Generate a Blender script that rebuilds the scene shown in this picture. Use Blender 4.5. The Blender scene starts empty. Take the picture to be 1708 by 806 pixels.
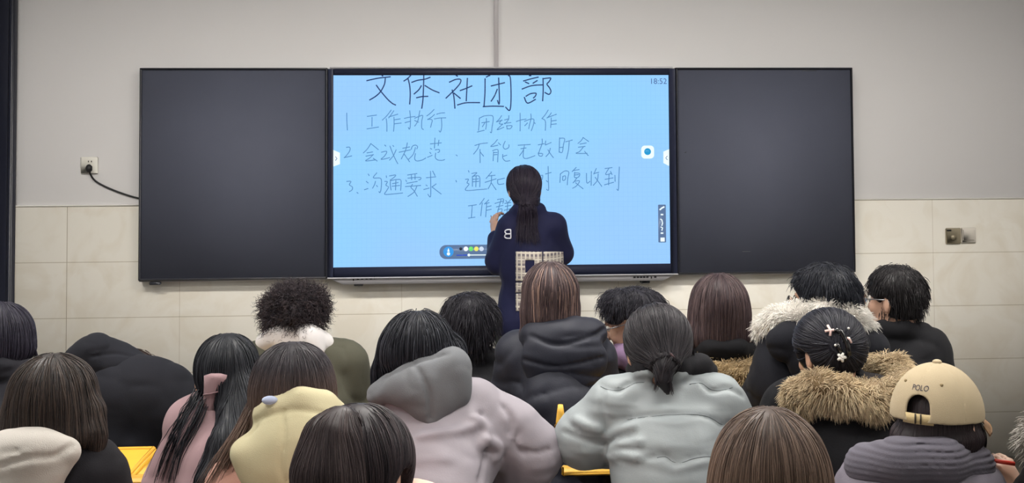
import bpy, math, random
import numpy as np
from mathutils import Matrix, Vector

# ------------------------------------------------------------------ camera, world, exposure
SC = bpy.context.scene
COL = SC.collection
F = 2100.0                                   # focal length in pixels of a 1708 x 806 frame
CAM = np.array([-0.0132, -6.9884, 1.7595])
YAW, PITCH, ROLL, PPY = 0.0708, 0.0424, -0.0050, 156.6
FWD = np.array([math.sin(YAW) * math.cos(PITCH), math.cos(YAW) * math.cos(PITCH), math.sin(PITCH)])
_r = np.array([math.cos(YAW), -math.sin(YAW), 0.0]); _u = np.cross(_r, FWD)
RGT = math.cos(ROLL) * _r + math.sin(ROLL) * _u
UPV = -math.sin(ROLL) * _r + math.cos(ROLL) * _u
cd = bpy.data.cameras.new('camera'); cam = bpy.data.objects.new('camera', cd); COL.objects.link(cam)
cd.sensor_width = 36; cd.lens = 36 * F / 1708; cd.shift_y = (PPY - 403) / 1708; cd.clip_start = 0.05
cam.matrix_world = Matrix(((RGT[0], UPV[0], -FWD[0], CAM[0]), (RGT[1], UPV[1], -FWD[1], CAM[1]), (RGT[2], UPV[2], -FWD[2], CAM[2]), (0, 0, 0, 1)))
SC.camera = cam
SC.view_settings.view_transform = 'Standard'; SC.view_settings.look = 'None'
SC.view_settings.gamma = 1; SC.view_settings.use_curve_mapping = False
SC.view_settings.exposure = 0.14
LAMP = 60.0                                   # strength of the ceiling light panels
SCREEN = 1.0
W = bpy.data.worlds.new('world'); SC.world = W; W.use_nodes = True
W.node_tree.nodes['Background'].inputs[0].default_value = (0.85, 0.9, 1, 1)
W.node_tree.nodes['Background'].inputs[1].default_value = 0.2


def ray(px, py):
    return FWD[None] + ((np.atleast_1d(px) - 854.0) / F)[:, None] * RGT[None] - ((np.atleast_1d(py) - PPY) / F)[:, None] * UPV[None]


def at_depth(px, py, z):
    return CAM + ray(px, py)[0] * z


def at_y(px, py, Y):
    d = ray(px, py)[0]
    return CAM + d * ((Y - CAM[1]) / d[1])


# ------------------------------------------------------------------ materials
MATS = {}


def lin(c):
    return tuple(((v / 255) / 12.92 if v / 255 <= 0.04045 else ((v / 255 + 0.055) / 1.055) ** 2.4) for v in c)


def mat(name, rgb, rough=0.6, spec=0.4, metal=0.0, bump=0.0, bscale=200.0, var=0.0, vscale=6.0, sheen=0.0, emit=None, estr=1.0, trans=0.0, wrinkle=0.0, wscale=(7, 7, 16)):
    if name in MATS:
        return MATS[name]
    m = bpy.data.materials.new(name); m.use_nodes = True
    nt = m.node_tree; b = nt.nodes['Principled BSDF']
    c = lin(rgb) + (1,)
    b.inputs['Base Color'].default_value = c
    b.inputs['Roughness'].default_value = rough
    b.inputs['Specular IOR Level'].default_value = spec
    b.inputs['Metallic'].default_value = metal
    b.inputs['Sheen Weight'].default_value = sheen
    b.inputs['Transmission Weight'].default_value = trans
    if emit is not None:
        b.inputs['Emission Color'].default_value = lin(emit) + (1,)
        b.inputs['Emission Strength'].default_value = estr
    tc = nt.nodes.new('ShaderNodeTexCoord')
    if var > 0:
        n = nt.nodes.new('ShaderNodeTexNoise'); n.inputs['Scale'].default_value = vscale; n.inputs['Detail'].default_value = 5
        nt.links.new(tc.outputs['Object'], n.inputs['Vector'])
        r = nt.nodes.new('ShaderNodeValToRGB')
        r.color_ramp.elements[0].position = 0.3; r.color_ramp.elements[1].position = 0.7
        r.color_ramp.elements[0].color = tuple(v * (1 - var) for v in c[:3]) + (1,)
        r.color_ramp.elements[1].color = tuple(min(1, v * (1 + var)) for v in c[:3]) + (1,)
        nt.links.new(n.outputs['Fac'], r.inputs['Fac']); nt.links.new(r.outputs['Color'], b.inputs['Base Color'])
    if bump > 0:
        n = nt.nodes.new('ShaderNodeTexNoise'); n.inputs['Scale'].default_value = bscale; n.inputs['Detail'].default_value = 3
        nt.links.new(tc.outputs['Object'], n.inputs['Vector'])
        bp = nt.nodes.new('ShaderNodeBump'); bp.inputs['Strength'].default_value = bump; bp.inputs['Distance'].default_value = 0.004
        nt.links.new(n.outputs['Fac'], bp.inputs['Height']); nt.links.new(bp.outputs['Normal'], b.inputs['Normal'])
        if wrinkle > 0:                             # creases in the cloth
            mp = nt.nodes.new('ShaderNodeMapping'); mp.inputs['Scale'].default_value = wscale; nt.links.new(tc.outputs['Object'], mp.inputs['Vector'])
            w = nt.nodes.new('ShaderNodeTexNoise'); w.noise_type = 'RIDGED_MULTIFRACTAL'; w.inputs['Scale'].default_value = 1.0; w.inputs['Detail'].default_value = 3
            w.inputs['Distortion'].default_value = 0.6
            nt.links.new(mp.outputs[0], w.inputs['Vector'])
            b2 = nt.nodes.new('ShaderNodeBump'); b2.inputs['Strength'].default_value = wrinkle; b2.inputs['Distance'].default_value = 0.012
            nt.links.new(w.outputs['Fac'], b2.inputs['Height']); nt.links.new(bp.outputs['Normal'], b2.inputs['Normal']); nt.links.new(b2.outputs['Normal'], b.inputs['Normal'])
    MATS[name] = m
    return m


def attr_mat(name, rough, spec, sheen=0.0):
    if name in MATS:
        return MATS[name]
    m = mat(name, (128, 128, 128), rough, spec, sheen=sheen)
    nt = m.node_tree; a = nt.nodes.new('ShaderNodeAttribute'); a.attribute_name = 'hc'
    nt.links.new(a.outputs['Color'], nt.nodes['Principled BSDF'].inputs['Base Color'])
    return m


def tile_mat():
    m = mat('wall_tiles', (206, 199, 180), 0.35, 0.4)
    nt = m.node_tree; b = nt.nodes['Principled BSDF']
    tc = nt.nodes.new('ShaderNodeTexCoord'); sp = nt.nodes.new('ShaderNodeSeparateXYZ'); cb = nt.nodes.new('ShaderNodeCombineXYZ')
    nt.links.new(tc.outputs['Object'], sp.inputs[0]); nt.links.new(sp.outputs['X'], cb.inputs['X']); nt.links.new(sp.outputs['Z'], cb.inputs['Y'])
    def joints(bw, rh, size, mortar):
        br = nt.nodes.new('ShaderNodeTexBrick'); br.offset = 0; br.squash = 1
        for k, v in (('Scale', 1), ('Mortar Size', size), ('Mortar Smooth', 0.3), ('Bias', 0), ('Brick Width', bw), ('Row Height', rh)):
            br.inputs[k].default_value = v
        br.inputs['Color1'].default_value = (1, 1, 1, 1); br.inputs['Color2'].default_value = (1, 1, 1, 1)
        br.inputs['Mortar'].default_value = mortar + (1,)
        nt.links.new(cb.outputs[0], br.inputs['Vector']); return br.outputs['Color']
    def times(p, q):
        mx = nt.nodes.new('ShaderNodeMix'); mx.data_type = 'RGBA'; mx.blend_type = 'MULTIPLY'; mx.inputs[0].default_value = 1
        nt.links.new(p, mx.inputs[6]); nt.links.new(q, mx.inputs[7]); return mx.outputs[2]
    base = nt.nodes.new('ShaderNodeRGB'); base.outputs[0].default_value = lin((247, 242, 231)) + (1,)
    grid = times(times(joints(90.0, 0.3, 0.0022, (0.66, 0.62, 0.55)), joints(0.6, 90.0, 0.0014, (0.72, 0.68, 0.62))), base.outputs[0])
    n = nt.nodes.new('ShaderNodeTexNoise'); n.inputs['Scale'].default_value = 3.5; n.inputs['Detail'].default_value = 6; n.inputs['Distortion'].default_value = 1.6
    nt.links.new(tc.outputs['Object'], n.inputs['Vector'])
    rp = nt.nodes.new('ShaderNodeValToRGB'); rp.color_ramp.elements[0].position = 0.35; rp.color_ramp.elements[0].color = (0.94, 0.92, 0.885, 1)
    rp.color_ramp.elements[1].position = 0.55; rp.color_ramp.elements[1].color = (1, 1, 1, 1)
    nt.links.new(n.outputs['Fac'], rp.inputs['Fac'])
    nt.links.new(times(grid, rp.outputs['Color']), b.inputs['Base Color'])
    return m


def screen_mat():
    m = mat('screen_glow', (10, 12, 16), 0.6, 0.15)
    nt = m.node_tree; b = nt.nodes['Principled BSDF']
    tc = nt.nodes.new('ShaderNodeTexCoord'); sp = nt.nodes.new('ShaderNodeSeparateXYZ'); cb = nt.nodes.new('ShaderNodeCombineXYZ')
    nt.links.new(tc.outputs['Object'], sp.inputs[0]); nt.links.new(sp.outputs['X'], cb.inputs['X']); nt.links.new(sp.outputs['Z'], cb.inputs['Y'])
    br = nt.nodes.new('ShaderNodeTexBrick'); br.offset = 0; br.squash = 1
    for k, v in (('Scale', 1), ('Mortar Size', 0.0010), ('Mortar Smooth', 0.6), ('Bias', 0), ('Brick Width', 0.0265), ('Row Height', 0.0265)):
        br.inputs[k].default_value = v
    br.inputs['Color1'].default_value = lin((148, 203, 253)) + (1,); br.inputs['Color2'].default_value = lin((149, 204, 254)) + (1,)
    br.inputs['Mortar'].default_value = lin((141, 196, 248)) + (1,)
    nt.links.new(cb.outputs[0], br.inputs['Vector'])
    n = nt.nodes.new('ShaderNodeTexNoise'); n.inputs['Scale'].default_value = 1.3; n.inputs['Detail'].default_value = 1
    nt.links.new(tc.outputs['Object'], n.inputs['Vector'])
    rp = nt.nodes.new('ShaderNodeValToRGB'); rp.color_ramp.elements[0].position = 0.35; rp.color_ramp.elements[0].color = (1.03, 0.95, 1, 1)
    rp.color_ramp.elements[1].position = 0.65; rp.color_ramp.elements[1].color = (0.93, 1.0, 1, 1)
    nt.links.new(n.outputs['Fac'], rp.inputs['Fac'])
    mx = nt.nodes.new('ShaderNodeMix'); mx.data_type = 'RGBA'; mx.blend_type = 'MULTIPLY'; mx.inputs[0].default_value = 1
    nt.links.new(br.outputs['Color'], mx.inputs[6]); nt.links.new(rp.outputs['Color'], mx.inputs[7])
    nt.links.new(mx.outputs[2], b.inputs['Emission Color']); b.inputs['Emission Strength'].default_value = SCREEN
    return m


def plaid_mat():
    m = mat('plaid_patch', (205, 200, 188), 0.85, 0.2)
    nt = m.node_tree; b = nt.nodes['Principled BSDF']
    tc = nt.nodes.new('ShaderNodeTexCoord'); sp = nt.nodes.new('ShaderNodeSeparateXYZ'); cb = nt.nodes.new('ShaderNodeCombineXYZ')
    nt.links.new(tc.outputs['Object'], sp.inputs[0]); nt.links.new(sp.outputs['X'], cb.inputs['X']); nt.links.new(sp.outputs['Z'], cb.inputs['Y'])
    br = nt.nodes.new('ShaderNodeTexBrick'); br.offset = 0; br.squash = 1
    for k, v in (('Scale', 1), ('Mortar Size', 0.0042), ('Mortar Smooth', 0.35), ('Bias', 0), ('Brick Width', 0.021), ('Row Height', 0.034)):
        br.inputs[k].default_value = v
    br.inputs['Color1'].default_value = lin((120, 108, 112)) + (1,); br.inputs['Color2'].default_value = lin((100, 96, 108)) + (1,)
    br.inputs['Mortar'].default_value = lin((214, 208, 196)) + (1,)
    mp = nt.nodes.new('ShaderNodeTexWave'); mp.inputs['Scale'].default_value = 14; mp.inputs['Distortion'].default_value = 2; mp.bands_direction = 'Z'
    nt.links.new(tc.outputs['Object'], mp.inputs['Vector'])
    mx = nt.nodes.new('ShaderNodeMix'); mx.data_type = 'RGBA'; mx.inputs[7].default_value = lin((205, 196, 182)) + (1,)
    nt.links.new(cb.outputs[0], br.inputs['Vector']); nt.links.new(br.outputs['Color'], mx.inputs[6])
    ml = nt.nodes.new('ShaderNodeMath'); ml.operation = 'MULTIPLY'; ml.inputs[1].default_value = 0.6
    nt.links.new(mp.outputs['Fac'], ml.inputs[0]); nt.links.new(ml.outputs[0], mx.inputs[0])
    nt.links.new(mx.outputs[2], b.inputs['Base Color'])
    return m


# ------------------------------------------------------------------ mesh helpers
def add_obj(name, V, faces, material, parent=None, smooth=False, hc=None):
    """V (n,3) in world space; faces: (m,k) array or list of arrays of equal-length faces."""
    me = bpy.data.meshes.new(name)
    fl = [np.asarray(f, dtype=np.int32) for f in (faces if isinstance(faces, list) else [faces]) if len(f)]
    V = np.asarray(V, dtype=np.float32)
    org = np.zeros(3)
    me.vertices.add(len(V)); me.vertices.foreach_set('co', V.ravel())
    loops = np.concatenate([f.ravel() for f in fl]); tot = np.concatenate([np.full(len(f), f.shape[1], np.int32) for f in fl])
    st = np.concatenate([[0], np.cumsum(tot)[:-1]]).astype(np.int32)
    me.loops.add(len(loops)); me.loops.foreach_set('vertex_index', loops.astype(np.int32))
    me.polygons.add(len(tot)); me.polygons.foreach_set('loop_start', st); me.polygons.foreach_set('loop_total', tot)
    if smooth:
        me.polygons.foreach_set('use_smooth', np.ones(len(tot), dtype=bool))
    if hc is not None:
        a = me.attributes.new('hc', 'FLOAT_COLOR', 'POINT')
        c = np.ones((len(V), 4), np.float32); c[:, :3] = hc
        a.data.foreach_set('color', c.ravel())
    me.update(calc_edges=True); me.validate()
    for m in (material if isinstance(material, (list, tuple)) else [material]):
        me.materials.append(m)
    o = bpy.data.objects.new(name, me); COL.objects.link(o)
    if parent is not None:
        o.parent = parent
        o.matrix_parent_inverse = parent.matrix_world.inverted() if parent.type == 'EMPTY' else Matrix.Identity(4)
    return o


def tag(o, label=None, cat=None, group=None, kind=None):
    for k, v in (('label', label), ('category', cat), ('group', group), ('kind', kind)):
        if v:
            o[k] = v
    return o


def empty(name, loc, label, cat, group=None):
    o = bpy.data.objects.new(name, None); o.location = loc; COL.objects.link(o); o.empty_display_size = 0.1
    o.matrix_world = Matrix.Translation(Vector(loc))
    return tag(o, label, cat, group)


class MB:
    """collects shapes into one mesh"""
    def __init__(s):
        s.v = []; s.f = {}; s.n = 0

    def put(s, V, Fs):
        V = np.asarray(V, float); 
        for f in Fs:
            s.f.setdefault(len(f), []).append([i + s.n for i in f])
        s.v.append(V); s.n += len(V)

    def box(s, c, d, M=None, bev=0.0):
        c = np.asarray(c, float); h = np.asarray(d, float) / 2
        b = min(bev, h.min() * 0.9)
        if b <= 0:
            V = np.array([[x, y, z] for x in (-1, 1) for y in (-1, 1) for z in (-1, 1)]) * h
            Fs = [(0, 1, 3, 2), (4, 6, 7, 5), (0, 4, 5, 1), (2, 3, 7, 6), (0, 2, 6, 4), (1, 5, 7, 3)]
        else:
            V = []; ix = {}
            for x in (-1, 1):
                for y in (-1, 1):
                    for z in (-1, 1):
                        for a in range(3):
                            sg = np.array([x, y, z], float); p = sg * (h - b); p[a] = sg[a] * h[a]
                            ix[(x, y, z, a)] = len(V); V.append(p)
            Fs = []
            for a in range(3):
                o1, o2 = [i for i in range(3) if i != a]
                for sg in (-1, 1):
                    q = []
                    for (p1, p2) in ((-1, -1), (1, -1), (1, 1), (-1, 1)):
                        k = [0, 0, 0]; k[a] = sg; k[o1] = p1; k[o2] = p2; q.append(ix[tuple(k) + (a,)])
                    Fs.append(tuple(q))
                for s1 in (-1, 1):
                    for s2 in (-1, 1):
                        k = [0, 0, 0]; k[o1] = s1; k[o2] = s2
                        k0 = list(k); k0[a] = -1; k1 = list(k); k1[a] = 1
                        Fs.append((ix[tuple(k0) + (o1,)], ix[tuple(k1) + (o1,)], ix[tuple(k1) + (o2,)], ix[tuple(k0) + (o2,)]))
            for x in (-1, 1):
                for y in (-1, 1):
                    for z in (-1, 1):
                        Fs.append(tuple(ix[(x, y, z, a)] for a in range(3)))
            V = np.array(V)
        if M is not None:
            V = V @ np.asarray(M)
        s.put(V + c, Fs)
        return s

    def tube(s, pts, r, n=8, caps=True, closed=False):
        P = np.asarray(pts, float); m = len(P)
        R = np.full(m, r) if np.isscalar(r) else np.asarray(r, float)
        T = np.gradient(P, axis=0) if not closed else np.roll(P, -1, 0) - np.roll(P, 1, 0)
        T /= np.linalg.norm(T, axis=1)[:, None] + 1e-9
        a = np.array([0.0, 0, 1]) if abs(T[0][2]) < 0.9 else np.array([1.0, 0, 0])
        V = []
        for i in range(m):
            a = a - T[i] * (a @ T[i]); a /= np.linalg.norm(a) + 1e-9
            b = np.cross(T[i], a)
            for k in range(n):
                t = 2 * math.pi * k / n
                V.append(P[i] + R[i] * (math.cos(t) * a + math.sin(t) * b))
        Fs = []
        for i in range(m if closed else m - 1):
            for k in range(n):
                j = (i + 1) % m
                Fs.append((i * n + k, i * n + (k + 1) % n, j * n + (k + 1) % n, j * n + k))
        if caps and not closed:
            Fs.append(tuple(range(n))[::-1]); Fs.append(tuple((m - 1) * n + k for k in range(n)))
        s.put(V, Fs)
        return s

    def disc(s, c, r, th, n=24, axis='y'):
        V = []
        for k in (0, 1):
            for i in range(n):
                t = 2 * math.pi * i / n; x, z = r * math.cos(t), r * math.sin(t); y = (k - 0.5) * th
                V.append((x, y, z) if axis == 'y' else (x, z, y))
        Fs = [tuple(range(n)), tuple(range(2 * n - 1, n - 1, -1))] + [(i, n + i, n + (i + 1) % n, (i + 1) % n) for i in range(n)]
        s.put(np.array(V) + np.asarray(c, float), Fs)
        return s

    def prism(s, poly, y0, y1):
        """polygon of (x,z) points extruded along Y"""
        n = len(poly)
        V = [(p[0], y0, p[1]) for p in poly] + [(p[0], y1, p[1]) for p in poly]
        s.put(V, [tuple(range(n)), tuple(range(2 * n - 1, n - 1, -1))] + [(i, n + i, n + (i + 1) % n, (i + 1) % n) for i in range(n)])
        return s

    def sphere(s, c, r, n=12, m=8):
        V = [(0, 0, 1)]
        for i in range(1, m):
            a = math.pi * i / m
            V += [(math.sin(a) * math.cos(2 * math.pi * k / n), math.sin(a) * math.sin(2 * math.pi * k / n), math.cos(a)) for k in range(n)]
        V.append((0, 0, -1))
        Fs = [(0, 1 + k, 1 + (k + 1) % n) for k in range(n)]
        for i in range(m - 2):
            Fs += [(1 + i * n + k, 1 + (i + 1) * n + k, 1 + (i + 1) * n + (k + 1) % n, 1 + i * n + (k + 1) % n) for k in range(n)]
        L = 1 + (m - 1) * n
        Fs += [(L, L - n + (k + 1) % n, L - n + k) for k in range(n)]
        s.put(np.array(V) * np.asarray(r, float) + np.asarray(c, float), Fs)
        return s

    def build(s, name, material, parent=None, smooth=False):
        return add_obj(name, np.concatenate(s.v), [np.array(f) for f in s.f.values()], material, parent, smooth)


# ------------------------------------------------------------------ signed-distance modelling
def vnoise(P, seed=0):
    i = np.floor(P).astype(np.int64); f = P - i; f = f * f * (3 - 2 * f)
    out = np.zeros(len(P))
    for dx in (0, 1):
        for dy in (0, 1):
            for dz in (0, 1):
                h = ((i[:, 0] + dx) * 374761393 + (i[:, 1] + dy) * 668265263 + (i[:, 2] + dz) * 1442695041 + seed * 974711) & 0xffffffff
                h = ((h ^ (h >> 13)) * 1274126177) & 0xffffffff
                h = (h ^ (h >> 16)) & 0xffff
                w = (f[:, 0] if dx else 1 - f[:, 0]) * (f[:, 1] if dy else 1 - f[:, 1]) * (f[:, 2] if dz else 1 - f[:, 2])
                out += w * h / 65535.0
    return out * 2 - 1


class Field:
    def __init__(s, lo, hi, h):
        s.lo = np.asarray(lo, float); s.h = h
        s.n = np.ceil((np.asarray(hi, float) - s.lo) / h).astype(int) + 1
        s.d = np.full(s.n, 0.5, np.float32)
        s.ax = [s.lo[i] + h * np.arange(s.n[i]) for i in range(3)]

    def win(s, lo, hi, m):
        a = np.clip(np.floor((np.asarray(lo) - m - s.lo) / s.h).astype(int), 0, s.n)
        b = np.clip(np.ceil((np.asarray(hi) + m - s.lo) / s.h).astype(int) + 1, 0, s.n)
        return tuple(slice(a[i], b[i]) for i in range(3))

    def pts(s, w, c):
        return (s.ax[0][w[0]][:, None, None] - c[0], s.ax[1][w[1]][None, :, None] - c[1], s.ax[2][w[2]][None, None, :] - c[2])

    def mix(s, w, e, k, op):
        d = s.d[w]
        if d.size == 0:
            return
        if op == 'u':
            if k <= 0:
                s.d[w] = np.minimum(d, e)
            else:
                h = np.clip(0.5 + 0.5 * (e - d) / k, 0, 1); s.d[w] = e * (1 - h) + d * h - k * h * (1 - h)
        else:                                   # subtract
            h = np.clip(0.5 - 0.5 * (d + e) / max(k, 1e-4), 0, 1)
            s.d[w] = d * (1 - h) - e * h + k * h * (1 - h)

    def ell(s, c, r, k=0.02, M=None, op='u'):
        r = np.asarray(r, float); c = np.asarray(c, float); R = r if M is None else np.full(3, r.max())
        w = s.win(c - R, c + R, k + 0.05)
        x, y, z = s.pts(w, c)
        if M is not None:
            x, y, z = (M[i][0] * x + M[i][1] * y + M[i][2] * z for i in range(3))
        k0 = np.sqrt((x / r[0]) ** 2 + (y / r[1]) ** 2 + (z / r[2]) ** 2)
        k1 = np.sqrt((x / r[0] ** 2) ** 2 + (y / r[1] ** 2) ** 2 + (z / r[2] ** 2) ** 2) + 1e-6
        s.mix(w, k0 * (k0 - 1) / k1, k, op)

    def cone(s, a, b, ra, rb, k=0.02, op='u', flat=None):
        a = np.asarray(a, float); b = np.asarray(b, float); R = max(ra, rb)
        w = s.win(np.minimum(a, b) - R, np.maximum(a, b) + R, k + 0.05)
        x, y, z = s.pts(w, a); ab = b - a; L = max(ab @ ab, 1e-9)
        t = np.clip((x * ab[0] + y * ab[1] + z * ab[2]) / L, 0, 1)
        e = np.sqrt((x - t * ab[0]) ** 2 + (y - t * ab[1]) ** 2 + (z - t * ab[2]) ** 2) - (ra + t * (rb - ra))
        s.mix(w, e, k, op)

    def chain(s, P, R, k=0.02, op='u'):
        for i in range(len(P) - 1):
            s.cone(P[i], P[i + 1], R[i] if not np.isscalar(R) else R, R[i + 1] if not np.isscalar(R) else R, k, op)

    def plane(s, p, n, k=0.005):
        """cut away the side the normal points to"""
        x, y, z = s.pts((slice(None),) * 3, p)
        e = -(x * n[0] + y * n[1] + z * n[2])
        s.mix((slice(None),) * 3, e, k, 's')

    def near(s, band):
        idx = np.nonzero(np.abs(s.d) < band)
        P = np.stack([s.ax[i][idx[i]] for i in range(3)], 1)
        return idx, P

    def folds(s, amp, fr=(9, 9, 20), seed=0, band=0.05, sharp=True):
        idx, P = s.near(band)
        if not len(P):
            return
        wv = np.stack([vnoise(P * 5, seed + 7), vnoise(P * 5, seed + 8), vnoise(P * 5, seed + 9)], 1) * 0.05
        n = vnoise((P + wv) * np.array(fr), seed)
        if sharp:                                   # cloth: soft pads between narrow creases, and finer ones across them
            n2 = vnoise((P + wv[:, ::-1] * 0.7) * np.array(fr)[[2, 1, 0]] * 1.3, seed + 3)
            n = np.exp(-np.abs(n) * 5.0) * 0.9 + np.exp(-np.abs(n2) * 7.0) * 0.35 + 0.5 * vnoise(P * 6, seed + 5) - 0.4
        s.d[idx] += (amp * n).astype(np.float32)

    def baffles(s, amp, period, axis=(0, 0, 1), seed=0, wob=0.02):
        idx, P = s.near(0.06)
        t = (P @ np.asarray(axis, float) + wob * vnoise(P * 5, seed)) / period
        s.d[idx] -= (amp * (np.abs(np.sin(math.pi * t)) ** 0.6 - 0.5)).astype(np.float32)

    def sample(s, P):
        g = (P - s.lo) / s.h
        g = np.clip(g, 0, s.n - 1.001); i = g.astype(int); f = g - i
        o = np.zeros(len(P))
        for dx in (0, 1):
            for dy in (0, 1):
                for dz in (0, 1):
                    w = (f[:, 0] if dx else 1 - f[:, 0]) * (f[:, 1] if dy else 1 - f[:, 1]) * (f[:, 2] if dz else 1 - f[:, 2])
                    o += w * s.d[i[:, 0] + dx, i[:, 1] + dy, i[:, 2] + dz]
        return o

    def grad(s, P):
        e = s.h
        g = np.stack([s.sample(P + np.eye(3)[a] * e) - s.sample(P - np.eye(3)[a] * e) for a in range(3)], 1)
        return g / (np.linalg.norm(g, axis=1)[:, None] + 1e-9)

    def surf(s, px, py):
        """first surface point seen through picture points (arrays) and its normal"""
        px = np.atleast_1d(np.asarray(px, float)); py = np.atleast_1d(np.asarray(py, float))
        D = ray(px, py); c = s.lo + s.h * s.n / 2; half = np.linalg.norm(s.h * s.n) / 2
        z0 = (c - CAM) @ FWD - half
        zs = np.linspace(max(z0, 0.3), z0 + 2 * half, 500)
        best = np.full(len(px), np.nan)
        for z in zs:
            P = CAM + D * z
            ins = ((P > s.lo) & (P < s.lo + s.h * (s.n - 1))).all(1)
            v = np.where(ins, s.sample(P), 1)
            m = (v < 0) & np.isnan(best); best[m] = z
        best = np.where(np.isnan(best), np.nanmean(best) if not np.isnan(best).all() else z0 + half, best)
        P = CAM + D * best[:, None]
        for _ in range(3):
            n = s.grad(P); P = P - n * np.clip(s.sample(P), -0.02, 0.02)[:, None]
        return P, s.grad(P)

    def groove(s, poly, r=0.006, k=0.008, op='s', sub=8):
        pp = densify(poly, sub)
        P, n = s.surf(pp[:, 0], pp[:, 1])
        s.chain(list(P), r, k, op)

    def mesh(s):
        d = s.d; S = d < 0; n = s.n
        c = n - 1
        cnt = np.zeros(c, np.int8)
        for dx in (0, 1):
            for dy in (0, 1):
                for dz in (0, 1):
                    cnt += S[dx:dx + c[0], dy:dy + c[1], dz:dz + c[2]]
        act = np.nonzero((cnt > 0) & (cnt < 8))
        A = np.stack(act, 1); ids = np.full(c, -1, np.int64); ids[act] = np.arange(len(A))
        acc = np.zeros((len(A), 3)); k = np.zeros(len(A))
        E = []
        for a in range(3):
            o1, o2 = [i for i in range(3) if i != a]
            for p in (0, 1):
                for q in (0, 1):
                    b = np.zeros(3, int); b[o1] = p; b[o2] = q; e = b.copy(); e[a] = 1; E.append((b, e, a))
        for b, e, a in E:
            i0 = A + b; i1 = A + e
            d0 = d[i0[:, 0], i0[:, 1], i0[:, 2]]; d1 = d[i1[:, 0], i1[:, 1], i1[:, 2]]
            m = (d0 < 0) != (d1 < 0)
            t = np.where(m, d0 / np.where(m, d0 - d1, 1), 0)
            pos = np.tile(b.astype(float), (len(A), 1)); pos[:, a] += t
            acc += pos * m[:, None]; k += m
        V = s.lo + s.h * (A + acc / np.maximum(k, 1)[:, None])
        Q = []
        for a in range(3):
            o1, o2 = (a + 1) % 3, (a + 2) % 3
            sl0 = [slice(1, n[i] - 1) for i in range(3)]; sl0[a] = slice(0, n[a] - 1)
            sl1 = list(sl0); sl1[a] = slice(1, n[a])
            x0, x1 = S[tuple(sl0)], S[tuple(sl1)]
            for flip, mm in ((False, x0 & ~x1), (True, ~x0 & x1)):
                I = np.stack(np.nonzero(mm), 1)
                if not len(I):
                    continue
                I[:, o1] += 1; I[:, o2] += 1
                u = np.eye(3, dtype=int)[o1]; v = np.eye(3, dtype=int)[o2]
                cells = [I - u - v, I - v, I, I - u]
                q = np.stack([ids[cc[:, 0], cc[:, 1], cc[:, 2]] for cc in cells], 1)
                Q.append(q[:, ::-1] if flip else q)
        Q = np.concatenate(Q) if Q else np.zeros((0, 4), int)
        Q = Q[(Q >= 0).all(1)]
        return V, Q

    def build(s, name, material, parent=None, relax=1):
        V, Q = s.mesh()
        for _ in range(relax):
            V = relaxed(V, Q)
        return add_obj(name, V, Q, material, parent, True)


def relaxed(V, Q, w=0.5):
    acc = np.zeros_like(V); k = np.zeros(len(V))
    for i in range(4):
        a, b = Q[:, i], Q[:, (i + 1) % 4]
        for x in range(3):
            acc[:, x] += np.bincount(a, V[b, x], len(V)) + np.bincount(b, V[a, x], len(V))
        k += np.bincount(a, minlength=len(V)) + np.bincount(b, minlength=len(V))
    return V * (1 - w) + w * acc / np.maximum(k, 1)[:, None]


def densify(poly, sub=8):
    P = np.asarray(poly, float); n = len(P)
    out = []
    for i in range(n - 1):                       # Catmull-Rom
        p0, p1, p2, p3 = P[max(i - 1, 0)], P[i], P[i + 1], P[min(i + 2, n - 1)]
        for t in np.linspace(0, 1, sub, endpoint=False):
            out.append(0.5 * (2 * p1 + (p2 - p0) * t + (2 * p0 - 5 * p1 + 4 * p2 - p3) * t * t + (3 * p1 - p0 - 3 * p2 + p3) * t ** 3))
    out.append(P[-1])
    return np.array(out)


def strand_mesh(P, R, tip=0.25, sides=3):
    """P (N,M,3) paths -> tube mesh arrays"""
    N, M, _ = P.shape
    T = np.gradient(P, axis=1); T /= np.linalg.norm(T, axis=2)[..., None] + 1e-9
    a = np.random.RandomState(1).normal(size=(N, 1, 3)); a = a - T * (T * a).sum(2)[..., None]; a /= np.linalg.norm(a, axis=2)[..., None] + 1e-9
    b = np.cross(T, a)
    rad = (np.asarray(R).reshape(-1, 1) * np.concatenate([[0.4, 0.8], np.ones(M // 2 - 2), np.linspace(1, tip, M - M // 2)])[None])[..., None]
    rings = [P + rad * (math.cos(2 * math.pi * k / sides) * a + math.sin(2 * math.pi * k / sides) * b) for k in range(sides)]
    V = np.stack(rings, 2).reshape(-1, 3)
    base = (np.arange(N)[:, None] * M + np.arange(M - 1)[None]).reshape(-1) * sides
    Q = np.concatenate([np.stack([base + k, base + (k + 1) % sides, base + sides + (k + 1) % sides, base + sides + k], 1) for k in range(sides)])
    return V, Q


# ------------------------------------------------------------------ the room
ZT = 1.45
XL, XR, YB, ZC = -3.7, 4.6, -9.6, 3.3
paint = mat('white_wall_paint', (228, 226, 226), 0.85, 0.2, bump=0.03, bscale=120)
ceil_m = mat('ceiling_paint', (225, 225, 222), 0.9, 0.2)
floor_m = mat('floor_tile', (150, 146, 138), 0.4, 0.4, var=0.08)
tiles = tile_mat()


def struct(name, mb, m, label=None):
    o = mb.build(name, m); tag(o, kind='structure', label=label); return o


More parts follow.
